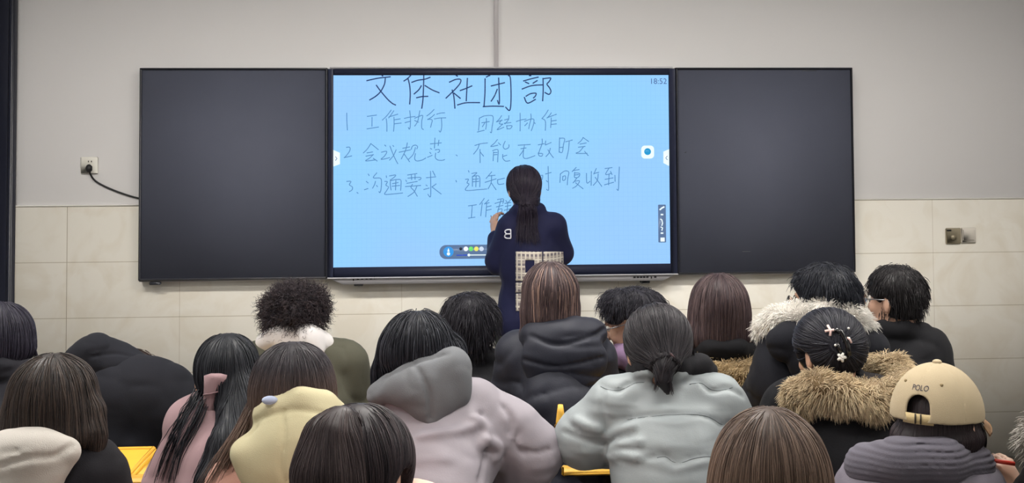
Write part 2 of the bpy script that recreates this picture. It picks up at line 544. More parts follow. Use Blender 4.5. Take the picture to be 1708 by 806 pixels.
struct('floor', MB().box(((XL + XR) / 2, YB / 2, -0.05), (XR - XL + 0.4, -YB + 0.4, 0.1)), floor_m)
struct('ceiling', MB().box(((XL + XR) / 2, YB / 2, ZC + 0.05), (XR - XL + 0.4, -YB + 0.4, 0.1)), ceil_m)
struct('wall_front', MB().box(((XL + XR) / 2, 0.075, ZC / 2), (XR - XL + 0.4, 0.15, ZC)), paint)
struct('wall_left', MB().box((XL - 0.1, YB / 2, ZC / 2), (0.2, -YB, ZC)), paint)
struct('wall_right', MB().box((XR + 0.1, YB / 2, ZC / 2), (0.2, -YB, ZC)), paint)
struct('wall_back', MB().box(((XL + XR) / 2, YB - 0.1, ZC / 2), (XR - XL + 0.4, 0.2, ZC)), paint)
# tiled lower wall; its object origin sits on a tile joint so that the joints fall where the photo shows them
XJ = -1.9309
XD = -2.2043
o = MB().box(((XD + XR) / 2 - XJ, -0.004, ZT / 2 - ZT), (XR - XD, 0.008, ZT)).build('wall_front_tiles', tiles)
o.location = (XJ, -0.001, ZT); tag(o, kind='structure')
struct('trim_1', MB().box(((XD + XR) / 2, -0.006, ZT + 0.004), (XR - XD, 0.014, 0.008), bev=0.002), mat('grout_white', (214, 211, 204), 0.7))
# wiring conduit running up the wall to the ceiling
x0 = at_y(827.5, 60, -0.01)[0]
cdt = MB().box((x0, -0.012, (2.19 + ZC) / 2), (0.026, 0.024, ZC - 2.19), bev=0.005).box((x0, -0.025, (2.19 + ZC) / 2), (0.019, 0.003, ZC - 2.19)).build('cable_conduit', mat('conduit_white', (214, 210, 212), 0.5))
tag(cdt, 'narrow white cable conduit running up the wall above the middle of the blackboard', 'conduit')

# door at the left edge: dark steel frame and leaf
dm = mat('door_dark_steel', (32, 34, 46), 0.3, 0.5)
dj = MB()
dj.box((XD - 0.05, -0.03, 1.42), (0.10, 0.06, 2.84), bev=0.012).box((XD - 0.018, -0.062, 1.42), (0.022, 0.012, 2.84), bev=0.004)
dj.box((XD - 1.2, -0.03, 1.42), (0.10, 0.06, 2.84), bev=0.012).box((XD - 0.625, -0.03, 2.79), (1.25, 0.06, 0.1), bev=0.012)
door = struct('door_1', dj, dm)
leaf = MB().box((XD - 0.625, -0.012, 1.38), (1.04, 0.02, 2.7), bev=0.004).box((XD - 0.36, -0.028, 1.9), (0.36, 0.012, 1.3), bev=0.005).box((XD - 0.36, -0.028, 0.7), (0.36, 0.012, 0.8), bev=0.005) \
    .box((XD - 0.87, -0.028, 1.9), (0.36, 0.012, 1.3), bev=0.005).box((XD - 0.87, -0.028, 0.7), (0.36, 0.012, 0.8), bev=0.005).build('door_leaf', dm, door)
MB().box((XD - 0.17, -0.03, 1.05), (0.04, 0.016, 0.2), bev=0.005).tube([(XD - 0.17, -0.03, 1.08), (XD - 0.17, -0.07, 1.08), (XD - 0.28, -0.075, 1.08)], 0.009).build('door_handle', mat('steel', (170, 170, 172), 0.3, 0.5, metal=1.0), door)

# ceiling light panels
lamp_h = mat('lamp_housing', (235, 235, 235), 0.5)
lamp_e = mat('lamp_diffuser', (255, 255, 255), 0.5, emit=(255, 251, 244), estr=LAMP)
lamp_c = mat('lamp_diffuser_dim', (255, 255, 255), 0.5, emit=(255, 251, 244), estr=LAMP * 0.55)
for i, (x, y, where) in enumerate([(-2.0, -2.8, 'front left'), (0.35, -2.8, 'front middle'), (2.7, -2.8, 'front right'), (-2.0, -4.6, 'centre left'), (0.35, -4.6, 'centre middle'), (2.7, -4.6, 'centre right'), (-2.0, -7.4, 'back left'), (2.7, -7.4, 'back right')]):
    t = empty('ceiling_light', (x, y, ZC), 'flat white ceiling light panel above the %s of the classroom' % where, 'ceiling light', 'ceiling light panels')
    MB().box((x, y, ZC - 0.03), (1.24, 0.34, 0.06), bev=0.008).build('housing', lamp_h, t)
    MB().box((x, y, ZC - 0.064), (1.16, 0.27, 0.008)).build('diffuser', lamp_e if i < 3 else lamp_c, t)

# ------------------------------------------------------------------ blackboard with the display in its middle
BXL, BXR, BZT, BZB = -1.5334, 2.3889, 2.1964, 1.0553
BY = -0.10
sx0 = (at_y(548, 113, BY)[0] + at_y(545, 461, BY)[0]) / 2
sx1 = (at_y(1125, 114, BY)[0] + at_y(1131, 458, BY)[0]) / 2
black = mat('blackboard_enamel', (86, 89, 103), 0.75, 0.2, var=0.06, vscale=2.0)
frame_m = mat('board_frame', (50, 51, 58), 0.35, 0.5)
alu = mat('pale_aluminium', (200, 198, 202), 0.4, 0.4)


def panel(name, xa, xb, label):
    t = empty(name, ((xa + xb) / 2, 0, BZB), label, 'blackboard', 'blackboard panels beside the display')
    MB().box(((xa + xb) / 2, -0.046, (BZT + BZB) / 2), (xb - xa - 0.016, 0.088, BZT - BZB - 0.016)).build('writing_surface', black, t)
    f = MB(); w = 0.011
    f.box((xa + w / 2, -0.05, (BZT + BZB) / 2), (w, 0.1, BZT - BZB), bev=0.003).box((xb - w / 2, -0.05, (BZT + BZB) / 2), (w, 0.1, BZT - BZB), bev=0.003)
    f.box(((xa + xb) / 2, -0.05, BZT - w / 2), (xb - xa, 0.1, w), bev=0.003).box(((xa + xb) / 2, -0.05, BZB + w / 2), (xb - xa, 0.1, w), bev=0.003)
    f.build('frame', frame_m, t)
    MB().box(((xa + xb) / 2, -0.045, BZB - 0.004), (xb - xa, 0.07, 0.008), bev=0.002).build('bottom_rail', alu, t)
    return t


pl = panel('blackboard_panel', BXL, sx0 - 0.002, 'black chalkboard panel left of the glowing display, near the wall socket')
pr = panel('blackboard_panel', sx1 + 0.002, BXR, 'black chalkboard panel right of the glowing display, nearer the light switch')
k = at_y(257, 470, BY)
MB().box((k[0], -0.07, BZB - 0.016), (0.06, 0.03, 0.018), bev=0.004).build('latch', frame_m, pl)
# chalk smears on the right panel
for px, py, l in ((1143, 254, 3), (1350, 118, 26), (1422, 240, 3), (1245, 420, 14)):
    p = at_y(px, py, BY + 0.0085); MB().box((p[0], -0.0915, p[2]), (l / 300, 0.002, 0.004)).build('chalk_mark', mat('chalk_faint', (92, 94, 100), 0.9), pr)

# the display
dx = (sx0 + sx1) / 2
disp = empty('interactive_display', (dx, 0, BZB), 'large glowing blue interactive display with handwritten notes between two blackboards', 'display')
bez = mat('display_bezel', (44, 48, 68), 0.4, 0.3)
S0 = at_y(556, 125, BY); S1 = at_y(1116.5, 443, BY)
sl_, sr_ = (at_y(557, 125, BY)[0] + at_y(555, 445, BY)[0]) / 2, (at_y(1113.5, 125, BY)[0] + at_y(1119.5, 441, BY)[0]) / 2
st_, sb_ = (at_y(557, 125, BY)[2] + at_y(1113.5, 126, BY)[2]) / 2, (at_y(555, 445, BY)[2] + at_y(1119.5, 441, BY)[2]) / 2
zt_, zb_ = BZT - 0.006, at_y(838, 460, BY)[2]
MB().box((dx, -0.045, (zt_ + zb_) / 2), (sx1 - sx0 - 0.004, 0.084, zt_ - zb_), bev=0.004).build('panel_body', bez, disp)
bz = MB()
bz.box(((sx0 + sl_) / 2, -0.095, (zt_ + zb_) / 2), (sl_ - sx0, 0.02, zt_ - zb_), bev=0.003).box(((sx1 + sr_) / 2, -0.095, (zt_ + zb_) / 2), (sx1 - sr_, 0.02, zt_ - zb_), bev=0.003)
bz.box((dx, -0.095, (zt_ + st_) / 2), (sr_ - sl_, 0.02, zt_ - st_)).box((dx, -0.095, (zb_ + sb_) / 2), (sr_ - sl_, 0.02, sb_ - zb_))
bz.build('bezel', bez, disp)
SY = -0.0985
MB().box(((sl_ + sr_) / 2, SY + 0.006, (st_ + sb_) / 2), (sr_ - sl_ + 0.002, 0.012, st_ - sb_ + 0.002)).build('screen', screen_mat(), disp)
MB().box((dx, -0.05, zt_ + 0.006), (sx1 - sx0 - 0.02, 0.08, 0.012), bev=0.003).build('top_rail', alu, disp)
# tray under the screen
zt2 = zb_ + 0.002; zlo = at_y(838, 472, BY - 0.03)[2]
tr = MB(); n0 = 0.085
tr.prism([(sx0, zt2), (sx1, zt2), (sx1 - n0, zlo), (sx0 + n0, zlo)], -0.115, -0.03)
tr.box((dx, -0.085, zt2 - 0.003), (sx1 - sx0, 0.095, 0.006), bev=0.002)
tr.build('tray', mat('tray_white', (205, 203, 208), 0.4, 0.4), disp)
pm_ = mat('port_black', (25, 25, 32), 0.5)
for px, py in [(597, 465.5), (604, 465.2), (611.5, 465), (618.5, 464.8)] + [(1058.5, 462.6), (1064, 462.5), (1069.3, 462.4), (1074.5, 462.3), (1079.8, 462.2), (1093, 462.2)]:
    p = at_y(px, py, -0.116); MB().box((p[0], -0.116, p[2]), (0.012, 0.004, 0.008)).build('port', pm_, disp)
for px, py in ((589.5, 466.5), (624.5, 464), (1086.5, 463)):
    p = at_y(px, py, -0.116); MB().box((p[0], -0.116, p[2]), (0.006, 0.004, 0.012)).build('port', pm_, disp)
for px, py in ((598, 475), (1076, 471)):
    p = at_y(px, py, -0.07); MB().box((p[0], -0.06, p[2] + 0.01), (0.05, 0.05, 0.035), bev=0.006).build('mount_foot', frame_m, disp)

# ---- what the screen shows
INK = [
    # (ox, oy, scale, ink, strokes)
    (600, 120, 10.675, 0, [[(400, 58), (408, 72)], [(130, 155), (330, 112), (540, 88)], [(455, 120), (440, 220), (375, 345), (290, 430), (180, 498)], [(298, 240), (375, 345), (500, 490), (580, 560), (635, 588)],
      [(905, 65), (850, 120), (790, 160)], [(862, 125), (890, 250), (900, 400), (890, 570)], [(930, 185), (1030, 150), (1160, 130), (1250, 98)], [(1140, 62), (1135, 300), (1125, 500), (1105, 645)],
      [(1095, 250), (1050, 320), (970, 392)], [(1165, 245), (1290, 320), (1410, 370)], [(1015, 460), (1110, 440), (1210, 435)]]),
    (740, 120, 8.54, 0, [[(180, 48), (195, 60)], [(85, 145), (170, 108), (240, 108), (235, 160), (180, 230), (110, 300), (35, 372)], [(122, 260), (145, 350), (160, 515)], [(150, 305), (235, 375)], [(238, 265), (320, 235), (400, 200)],
      [(338, 95), (330, 250), (322, 410)], [(200, 470), (320, 440), (510, 438)], [(610, 72), (655, 48)], [(590, 100), (588, 300), (575, 490)], [(565, 495), (700, 488), (850, 492)],
      [(925, 48), (950, 90), (960, 300), (955, 480), (935, 550), (885, 505)], [(680, 200), (780, 175), (865, 155)], [(783, 90), (790, 250), (795, 400), (788, 460), (768, 410)], [(762, 250), (725, 340), (678, 415)],
      [(1222, 46), (1240, 54)], [(1140, 128), (1240, 100), (1345, 75)], [(1165, 145), (1210, 165)], [(1330, 125), (1275, 160)], [(1120, 243), (1220, 205), (1300, 190), (1400, 185)], [(1175, 345), (1240, 310), (1315, 305), (1305, 345), (1280, 370)],
      [(1150, 365), (1195, 445), (1305, 393)], [(1415, 95), (1418, 250), (1410, 410)], [(1415, 98), (1470, 90), (1525, 90), (1500, 140), (1472, 175), (1510, 230), (1528, 280), (1500, 320), (1445, 295)]]),
    (565, 180, 8.99, 1, [[(120, 80), (122, 200), (130, 330)], [(430, 128), (565, 108)], [(500, 145), (498, 275)], [(425, 315), (595, 288)], [(785, 35), (720, 120), (655, 182)], [(712, 165), (722, 250), (722, 350)], [(825, 45), (780, 110), (750, 150)],
      [(755, 135), (885, 95)], [(828, 140), (830, 250), (822, 350)], [(835, 180), (920, 165)], [(835, 240), (935, 228)], [(985, 158), (1060, 140), (1145, 130)], [(1065, 45), (1075, 150), (1072, 280), (1058, 320), (1045, 295)], [(995, 222), (1075, 200)],
      [(1215, 45), (1200, 130), (1180, 210), (1140, 272)], [(1140, 155), (1200, 130), (1258, 115), (1245, 200), (1245, 300), (1270, 325)], [(1140, 190), (1195, 215)], [(1428, 25), (1380, 75), (1322, 120)], [(1435, 100), (1390, 140), (1335, 175)],
      [(1335, 170), (1400, 180), (1390, 240), (1378, 290)], [(1470, 95), (1530, 78), (1588, 75)], [(1435, 165), (1520, 152), (1605, 150)], [(1540, 160), (1545, 280), (1525, 360), (1505, 345)]]),
    (785, 180, 10.675, 1, [[(155, 185), (150, 300), (140, 400)], [(165, 180), (240, 145), (340, 135), (395, 150), (400, 230), (380, 350), (370, 440), (350, 430)], [(120, 430), (240, 400)], [(200, 265), (330, 245)], [(280, 190), (280, 300), (268, 380)], [(250, 270), (210, 335)],
      [(550, 140), (510, 200), (460, 250)], [(460, 250), (560, 220)], [(550, 220), (510, 280), (570, 290)], [(570, 290), (470, 390), (590, 345)], [(680, 140), (672, 210), (610, 285)], [(605, 215), (660, 200)], [(600, 275), (715, 262)], [(640, 320), (650, 375)],
      [(640, 320), (735, 320), (705, 370), (650, 370)], [(815, 243), (900, 215), (985, 200)], [(880, 95), (882, 250), (880, 410)], [(1072, 110), (1075, 190), (1050, 290), (1035, 370)], [(960, 240), (1050, 205), (1120, 200), (1125, 260), (1105, 340), (1080, 405)],
      [(1010, 270), (965, 318)], [(1140, 265), (1146, 282)], [(1380, 40), (1330, 120), (1270, 190)], [(1275, 190), (1330, 240), (1330, 400)], [(1435, 90), (1400, 140), (1360, 180)], [(1365, 175), (1525, 115)], [(1435, 180), (1432, 260), (1425, 350)],
      [(1440, 235), (1525, 222)], [(1435, 295), (1525, 285)]]),
    (565, 228, 8.133, 1, [[(105, 145), (150, 145), (150, 190), (110, 250), (75, 285)], [(75, 285), (175, 262)], [(435, 95), (390, 165), (335, 220)], [(435, 95), (480, 130), (535, 175)], [(385, 220), (460, 208)], [(370, 265), (470, 245)],
      [(465, 245), (420, 290), (365, 330), (500, 315)], [(470, 295), (520, 330)], [(625, 115), (638, 128)], [(580, 212), (640, 198), (650, 215), (620, 265), (575, 310), (690, 285)], [(735, 122), (745, 132)], [(695, 130), (730, 220), (770, 310), (800, 365)],
      [(778, 180), (740, 260), (690, 318)], [(930, 85), (920, 140), (900, 200), (850, 300)], [(870, 158), (960, 140)], [(820, 212), (970, 180)], [(890, 240), (960, 340)], [(985, 170), (1000, 130), (1040, 115), (1070, 135), (1060, 165)],
      [(1040, 150), (1010, 240), (950, 305)], [(1040, 230), (1030, 300), (1060, 330), (1130, 318), (1180, 290)], [(1245, 98), (1390, 85)], [(1305, 20), (1298, 155)], [(1358, 50), (1350, 120)], [(1245, 160), (1260, 170)], [(1235, 215), (1250, 228)],
      [(1205, 280), (1265, 255)], [(1310, 180), (1360, 175), (1365, 205), (1345, 215)], [(1315, 225), (1310, 280), (1340, 315), (1400, 322), (1435, 312)], [(1593, 250), (1607, 260)]]),
    (780, 225, 7.764, 1, [[(95, 138), (170, 115), (255, 105)], [(150, 120), (130, 180), (78, 248)], [(160, 190), (162, 360)], [(165, 225), (205, 275)], [(385, 62), (345, 110), (300, 152), (390, 135)], [(400, 105), (425, 130)], [(335, 225), (330, 335)],
      [(325, 205), (370, 190), (395, 205), (390, 300), (388, 350)], [(345, 230), (380, 228)], [(345, 258), (380, 255)], [(485, 85), (460, 150), (485, 185), (530, 165), (535, 130)], [(505, 265), (455, 280)], [(455, 255), (455, 300), (490, 340), (545, 335)],
      [(655, 135), (810, 125)], [(690, 180), (755, 170)], [(735, 135), (720, 200), (672, 270)], [(725, 190), (722, 290), (770, 305), (870, 270)], [(915, 130), (990, 115)], [(965, 55), (965, 110), (940, 180), (915, 245)],
      [(915, 235), (925, 270), (960, 275), (970, 245), (925, 240)], [(1010, 80), (1005, 130)], [(1010, 130), (1080, 100)], [(1070, 175), (1050, 240), (1015, 280)], [(1040, 195), (1075, 250), (1110, 295)], [(1190, 40), (1185, 225)],
      [(1190, 45), (1255, 50), (1240, 130), (1225, 225), (1185, 220)], [(1190, 165), (1235, 160)], [(1270, 90), (1355, 68)], [(1315, 85), (1305, 200), (1280, 310)], [(1495, 35), (1470, 75), (1430, 110)], [(1495, 35), (1565, 85)], [(1455, 120), (1535, 105)],
      [(1435, 160), (1520, 150)], [(1500, 155), (1450, 215), (1405, 240), (1545, 240)], [(1515, 215), (1560, 268)]]),
    (565, 280, 8.133, 1, [[(110, 185), (165, 185), (145, 230), (185, 260), (180, 300), (145, 322)], [(248, 335), (262, 345)], [(400, 85), (412, 105)], [(375, 185), (398, 205)], [(350, 298), (395, 282)],
      [(515, 70), (470, 135), (560, 140), (580, 180), (575, 280), (560, 335), (545, 325)], [(498, 185), (485, 230), (460, 275)], [(513, 240), (525, 255)], [(645, 110), (648, 130)],
      [(625, 185), (660, 190), (640, 235), (675, 260), (650, 310), (625, 360), (740, 355), (865, 342)], [(690, 110), (770, 98), (750, 130), (700, 165)], [(700, 180), (700, 240), (710, 300)], [(700, 175), (780, 160), (840, 165), (845, 230), (840, 305)],
      [(730, 215), (805, 200)], [(725, 250), (825, 240)], [(775, 175), (770, 300)], [(935, 98), (1060, 78)], [(985, 95), (990, 160)], [(1035, 95), (1035, 155)], [(910, 170), (920, 185)], [(940, 140), (1100, 130), (1110, 155), (1085, 165)], [(925, 210), (1065, 185)],
      [(905, 255), (1110, 240)], [(1000, 225), (980, 265), (1020, 310), (1065, 385)], [(1060, 250), (1020, 330), (940, 388)], [(1190, 135), (1315, 122)], [(1245, 50), (1248, 200), (1245, 390), (1210, 360)], [(1185, 235), (1200, 245)], [(1155, 295), (1225, 275)],
      [(1320, 220), (1265, 260)], [(1265, 260), (1330, 310), (1388, 355)], [(1275, 45), (1305, 105)], [(1590, 172), (1597, 192)]]),
    (765, 278, 6.1, 1, [[(100, 42), (105, 55)], [(70, 130), (100, 130), (85, 165), (105, 180), (70, 240), (200, 235), (285, 228)], [(135, 70), (185, 62), (150, 95)], [(140, 100), (140, 200)], [(140, 100), (210, 100), (215, 205)], [(145, 130), (200, 125)],
      [(145, 155), (205, 150)], [(178, 95), (175, 205)], [(335, 55), (280, 120)], [(310, 95), (370, 88)], [(270, 160), (380, 125)], [(335, 90), (330, 165), (300, 225)], [(335, 170), (380, 235)], [(395, 140), (405, 180), (460, 175)], [(395, 135), (465, 118)],
      [(840, 90), (855, 90), (850, 130)], [(885, 75), (940, 60)], [(910, 0), (912, 120), (915, 235), (895, 232)], [(893, 143), (905, 155)], [(1035, 80), (1030, 160)], [(1035, 75), (1080, 45), (1120, 55), (1110, 120), (1105, 185)],
      [(1060, 100), (1060, 140), (1085, 130), (1085, 95), (1060, 100)], [(1195, 10), (1155, 50)], [(1170, 40), (1225, 30)], [(1180, 60), (1180, 110), (1220, 105), (1230, 70), (1180, 65)], [(1185, 85), (1220, 82)], [(1200, 120), (1165, 165)],
      [(1180, 150), (1230, 145), (1200, 195), (1160, 220)], [(1190, 165), (1265, 225)], [(1300, 70), (1305, 165), (1335, 150)], [(1350, 50), (1348, 190)], [(1400, 20), (1375, 75)], [(1380, 70), (1425, 58)], [(1420, 75), (1410, 140), (1370, 190)],
      [(1390, 110), (1455, 200)], [(1490, 20), (1560, 10)], [(1530, 15), (1495, 80), (1550, 70)], [(1545, 50), (1560, 80)], [(1490, 130), (1570, 115)], [(1530, 85), (1525, 185)], [(1485, 185), (1575, 160)], [(1590, 90), (1592, 150)],
      [(1635, 5), (1630, 120), (1625, 235), (1610, 230)], [(100, 400), (180, 388)], [(138, 400), (130, 520)], [(100, 525), (165, 515)], [(260, 325), (215, 385)], [(240, 370), (225, 500)], [(305, 340), (265, 380)], [(265, 378), (310, 368)], [(285, 380), (275, 510)],
      [(285, 410), (330, 400)], [(285, 445), (330, 435)], [(370, 375), (455, 350)], [(395, 335), (455, 330), (450, 375)], [(385, 410), (450, 395)], [(430, 340), (400, 450)], [(400, 440), (440, 430), (430, 475), (400, 480), (400, 440)], [(480, 345), (490, 360)],
      [(530, 335), (505, 365)], [(470, 375), (530, 365)], [(475, 405), (530, 395)], [(465, 445), (525, 430)], [(500, 365), (490, 490)]]),
]


def glow(name, rgb, s=1.0):
    return mat(name, (8, 8, 10), 0.3, emit=rgb, estr=s)


def ribbon(mb, P, w, y):
    """a flat pen stroke of world width w lying on the screen at depth y; P (n,2) of x,z"""
    P = np.asarray(P, float); n = len(P)
    T = np.gradient(P, axis=0); T /= np.linalg.norm(T, axis=1)[:, None] + 1e-9
    N = np.stack([-T[:, 1], T[:, 0]], 1) * w / 2
    P = P.copy(); P[0] -= T[0] * w / 2; P[-1] += T[-1] * w / 2
    V = []
    for yy in (y, y + 0.0006):
        V += [(a[0], yy, a[1]) for a in P + N] + [(a[0], yy, a[1]) for a in P - N]
    Fs = []
    for i in range(n - 1):
        Fs += [(i, n + i, n + i + 1, i + 1), (2 * n + i, 2 * n + i + 1, 3 * n + i + 1, 3 * n + i), (i, i + 1, 2 * n + i + 1, 2 * n + i), (n + i, 3 * n + i, 3 * n + i + 1, n + i + 1)]
    Fs += [(0, 2 * n, 3 * n, n), (n - 1, 2 * n - 1, 4 * n - 1, 3 * n - 1)]
    mb.put(V, Fs)


def scr(px, py):
    p = at_y(px, py, SY); return p[0], p[2]


for ox, oy, sc_, ink, strokes in INK:
    line = MB()
    for s in strokes:
        pp = densify(np.array(s, float), 6 if len(s) > 2 else 3)
        Q = [scr(ox + a / sc_, min(max(oy + b / sc_, 126.2), 500)) for a, b in pp]
        ribbon(line, Q, 0.0068 if ink == 0 else 0.0046, SY - 0.001)

    line.build('handwritten_line', glow('ink_dark', (30, 58, 104)) if ink == 0 else glow('ink_thin', (82, 134, 180)), disp)



def text_mesh(txt, size, name='text'):
    cu = bpy.data.curves.new(name, 'FONT'); cu.body = txt; cu.size = size; cu.align_x = 'CENTER'; cu.align_y = 'CENTER'
    ob = bpy.data.objects.new(name, cu); COL.objects.link(ob)
    dg = bpy.context.evaluated_depsgraph_get(); me = bpy.data.meshes.new_from_object(ob.evaluated_get(dg))
    V = np.array([v.co[:] for v in me.vertices]); Fs = [tuple(p.vertices) for p in me.polygons]
    bpy.data.objects.remove(ob); bpy.data.curves.remove(cu); bpy.data.meshes.remove(me)
    return V, Fs


V, Fs = text_mesh('18:52', 0.042)
c = scr(1099, 135.5); w = (V[:, 0].max() - V[:, 0].min())
k = (scr(1112, 135)[0] - scr(1086, 135)[0]) / w
mb = MB(); mb.put(np.stack([c[0] + (V[:, 0] - (V[:, 0].max() + V[:, 0].min()) / 2) * k, np.full(len(V), SY - 0.0012), c[1] + (V[:, 1] - (V[:, 1].max() + V[:, 1].min()) / 2) * k], 1), Fs)
mb.build('clock_digits', glow('ink_clock', (60, 92, 140)), disp)


def rrect(px0, py0, px1, py1, rad, n=6):
    (xa, za), (xb, zb) = scr(px0, py0), scr(px1, py1); r = rad / 300; out = []
    for cx, cz, a0 in ((xb - r, za - r, 0), (xa + r, za - r, 90), (xa + r, zb + r, 180), (xb - r, zb + r, 270)):
        for i in range(n + 1):
            t = math.radians(a0 + 90 * i / n); out.append((cx + r * math.cos(t), cz + r * math.sin(t)))
    return out


ui_grey = glow('ui_grey', (92, 116, 152)); ui_white = glow('ui_white', (232, 250, 255))
t = MB().prism(rrect(1069.5, 243, 1091, 264.5, 6), SY - 0.002, SY - 0.0004).build('floating_button', ui_white, disp)
MB().disc((scr(1080, 253)[0], SY - 0.0024, scr(1080, 253)[1]), 0.019, 0.001).build('button_dot', glow('ui_blue', (40, 150, 205)), t)
for i, poly in enumerate(([(555.5, 250), (567, 255), (567, 274), (555.5, 278)], [(1116, 249), (1106.5, 253), (1106.5, 272), (1116, 277)])):
    t = MB().prism([scr(*p) for p in poly], SY - 0.002, SY - 0.0004).build('side_tab', ui_white, disp)
    cx = 561 if i == 0 else 1111.5
    m2 = MB(); ribbon(m2, [scr(cx - 1.2, 261.5), scr(cx + 1.2, 264.5), scr(cx - 1.2, 267.5)] if i == 0 else [scr(cx + 1.2, 260.5), scr(cx - 1.2, 263.5), scr(cx + 1.2, 266.5)], 0.004, SY - 0.0028)
    m2.build('tab_arrow', ui_grey, t)
t = MB().prism(rrect(1097.5, 341.5, 1111, 404.5, 1.2), SY - 0.002, SY - 0.0004).build('side_toolbar', ui_grey, disp)
def icon(pts, w):
    m_ = MB(); ribbon(m_, [scr(*q) for q in pts], w, SY - 0.003); m_.build('toolbar_icon', ui_white, t)


icon([(1101, 349.5), (1104, 347), (1107, 345.5)], 0.008); icon([(1103, 358), (1105, 358)], 0.008); icon([(1103, 389), (1105, 389)], 0.008)
icon([(1102, 366), (1104, 367), (1104.5, 370)], 0.006); icon([(1105, 372), (1104, 376)], 0.006); icon([(1102.5, 379), (1105, 380), (1104, 384)], 0.006)
MB().prism(rrect(1101.5, 396.5, 1108.5, 403, 0.5), SY - 0.003, SY - 0.0021).build('toolbar_icon', ui_white, t)
t = MB().prism(rrect(733, 409, 900, 430.5, 10.5), SY - 0.002, SY - 0.0004).build('pen_toolbar', ui_grey, disp)
MB().disc((scr(748, 420)[0], SY - 0.0024, scr(748, 420)[1]), 0.028, 0.001).build('pen_button', glow('ui_sky', (60, 150, 225)), t)
m2 = MB(); m2.prism([scr(748, 413.5), scr(750, 420), scr(746, 420)], SY - 0.0034, SY - 0.003); m2.disc((scr(748, 423.5)[0], SY - 0.003, scr(748, 423.5)[1]), 0.009, 0.001); m2.build('pen_glyph', ui_white, t)
for px, col in ((768.5, (35, 40, 50)), (777, (240, 245, 255)), (785.5, (110, 220, 110)), (794.5, (235, 225, 110)), (803, (200, 215, 235))):
    MB().disc((scr(px, 415.2)[0], SY - 0.0024, scr(px, 415.2)[1]), 0.0125 if px > 770 else 0.008, 0.001).build('colour_dot', glow('ui_dot_%d' % px, col), t)
m2 = MB(); ribbon(m2, [scr(782, 425.5), scr(895, 425)], 0.005, SY - 0.003); m2.disc((scr(782, 425.5)[0], SY - 0.0032, scr(782, 425.5)[1]), 0.0075, 0.001); m2.build('slider', ui_white, t)
m2 = MB(); ribbon(m2, [scr(762, 426), scr(780, 425.5)], 0.006, SY - 0.003); m2.build('slider_fill', glow('ui_navy', (50, 80, 190)), t)

# ------------------------------------------------------------------ socket, plug and cord; light switch
sk_white = mat('socket_white', (212, 209, 200), 0.4, 0.4)
dark = mat('plug_black', (24, 24, 26), 0.5, 0.4)
p = at_y(149.5, 276, 0); w = 0.092
sk = empty('wall_socket', (p[0], 0, p[2] - w / 2), 'white wall socket with a black plug in it left of the blackboard', 'socket')
MB().box((p[0], -0.006, p[2]), (w, 0.012, w), bev=0.004).build('faceplate', sk_white, sk)
hb = MB()
for px in (147.5, 152.5):
    a = at_y(px, 269.5, -0.013); hb.box((a[0], -0.0122, a[2]), (0.004, 0.003, 0.009))
hb.build('socket_hole', dark, sk)
pg = empty('power_plug', at_y(149, 281, -0.012), 'black power plug in the wall socket with its cord running behind the blackboard', 'plug')
f0 = at_y(149, 281, -0.02)
MB().sphere((f0[0], -0.028, f0[2]), (0.018, 0.018, 0.023)).box((f0[0], -0.018, f0[2]), (0.03, 0.012, 0.032), bev=0.005).build('plug_body', dark, pg, True)
cp = densify([(149.5, 286), (151, 291), (156, 299), (166, 306.5), (186, 316), (206, 323.5), (222, 328.5), (236, 332)], 6)
P = [at_y(a, b, -0.03 + 0.022 * min(1, i / 12)) for i, (a, b) in enumerate(cp)]
MB().tube(P, 0.0052, 8).build('cord', dark, pg, True)

p1, p2 = at_y(1589, 393.5, -0.009), at_y(1614.5, 392.5, -0.009)
sw = empty('sensor_switch', (p1[0], -0.009, p1[2] - 0.045), 'grey metal wall switch with a round dial beside the white rocker switch', 'switch', 'wall switches right of the blackboard')
MB().box((p1[0], -0.016, p1[2]), (0.088, 0.014, 0.09), bev=0.005).build('faceplate', mat('brushed_plate', (158, 148, 126), 0.4, 0.5, metal=0.3), sw)
a = at_y(1590.5, 396, -0.024); MB().disc((a[0], -0.026, a[2]), 0.016, 0.008).build('dial', mat('dial_metal', (150, 140, 118), 0.3, 0.5, metal=0.4), sw)
a = at_y(1583, 384.5, -0.024); MB().box((a[0], -0.0235, a[2]), (0.026, 0.003, 0.008)).build('indicator', dark, sw)
sw = empty('light_switch', (p2[0], -0.009, p2[2] - 0.045), 'white rocker light switch on the tiles to the right of the grey metal one', 'switch', 'wall switches right of the blackboard')
MB().box((p2[0], -0.015, p2[2]), (0.086, 0.012, 0.088), bev=0.004).build('faceplate', mat('switch_white', (214, 207, 196), 0.4), sw)
MB().box((p2[0] - 0.002, -0.0225, p2[2] + 0.003), (0.066, 0.006, 0.062), bev=0.002, M=[[1, 0, 0], [0, math.cos(.05), math.sin(.05)], [0, -math.sin(.05), math.cos(.05)]]).build('rocker', mat('switch_white', (214, 207, 196), 0.4), sw)

# ------------------------------------------------------------------ people
Z3 = np.array([0, 0, 1.0])
rng = np.random.RandomState(11)
skin_m = mat('skin', (196, 156, 134), 0.5, 0.4, bump=0.04, bscale=300)
hair_m = attr_mat('hair_strands', 0.45, 0.22)
fur_m = attr_mat('fur_strands', 0.85, 0.15, 0.2)
jeans_m = mat('trousers_dark', (48, 50, 60), 0.85, 0.2)
shoe_m = mat('shoe_white', (200, 198, 194), 0.6, 0.3)
eye_m = mat('eye_white', (235, 232, 226), 0.2, 0.5)
iris_m = mat('eye_dark', (38, 26, 20), 0.15, 0.5)


def unit(v):
    v = np.asarray(v, float); return v / (np.linalg.norm(v) + 1e-12)


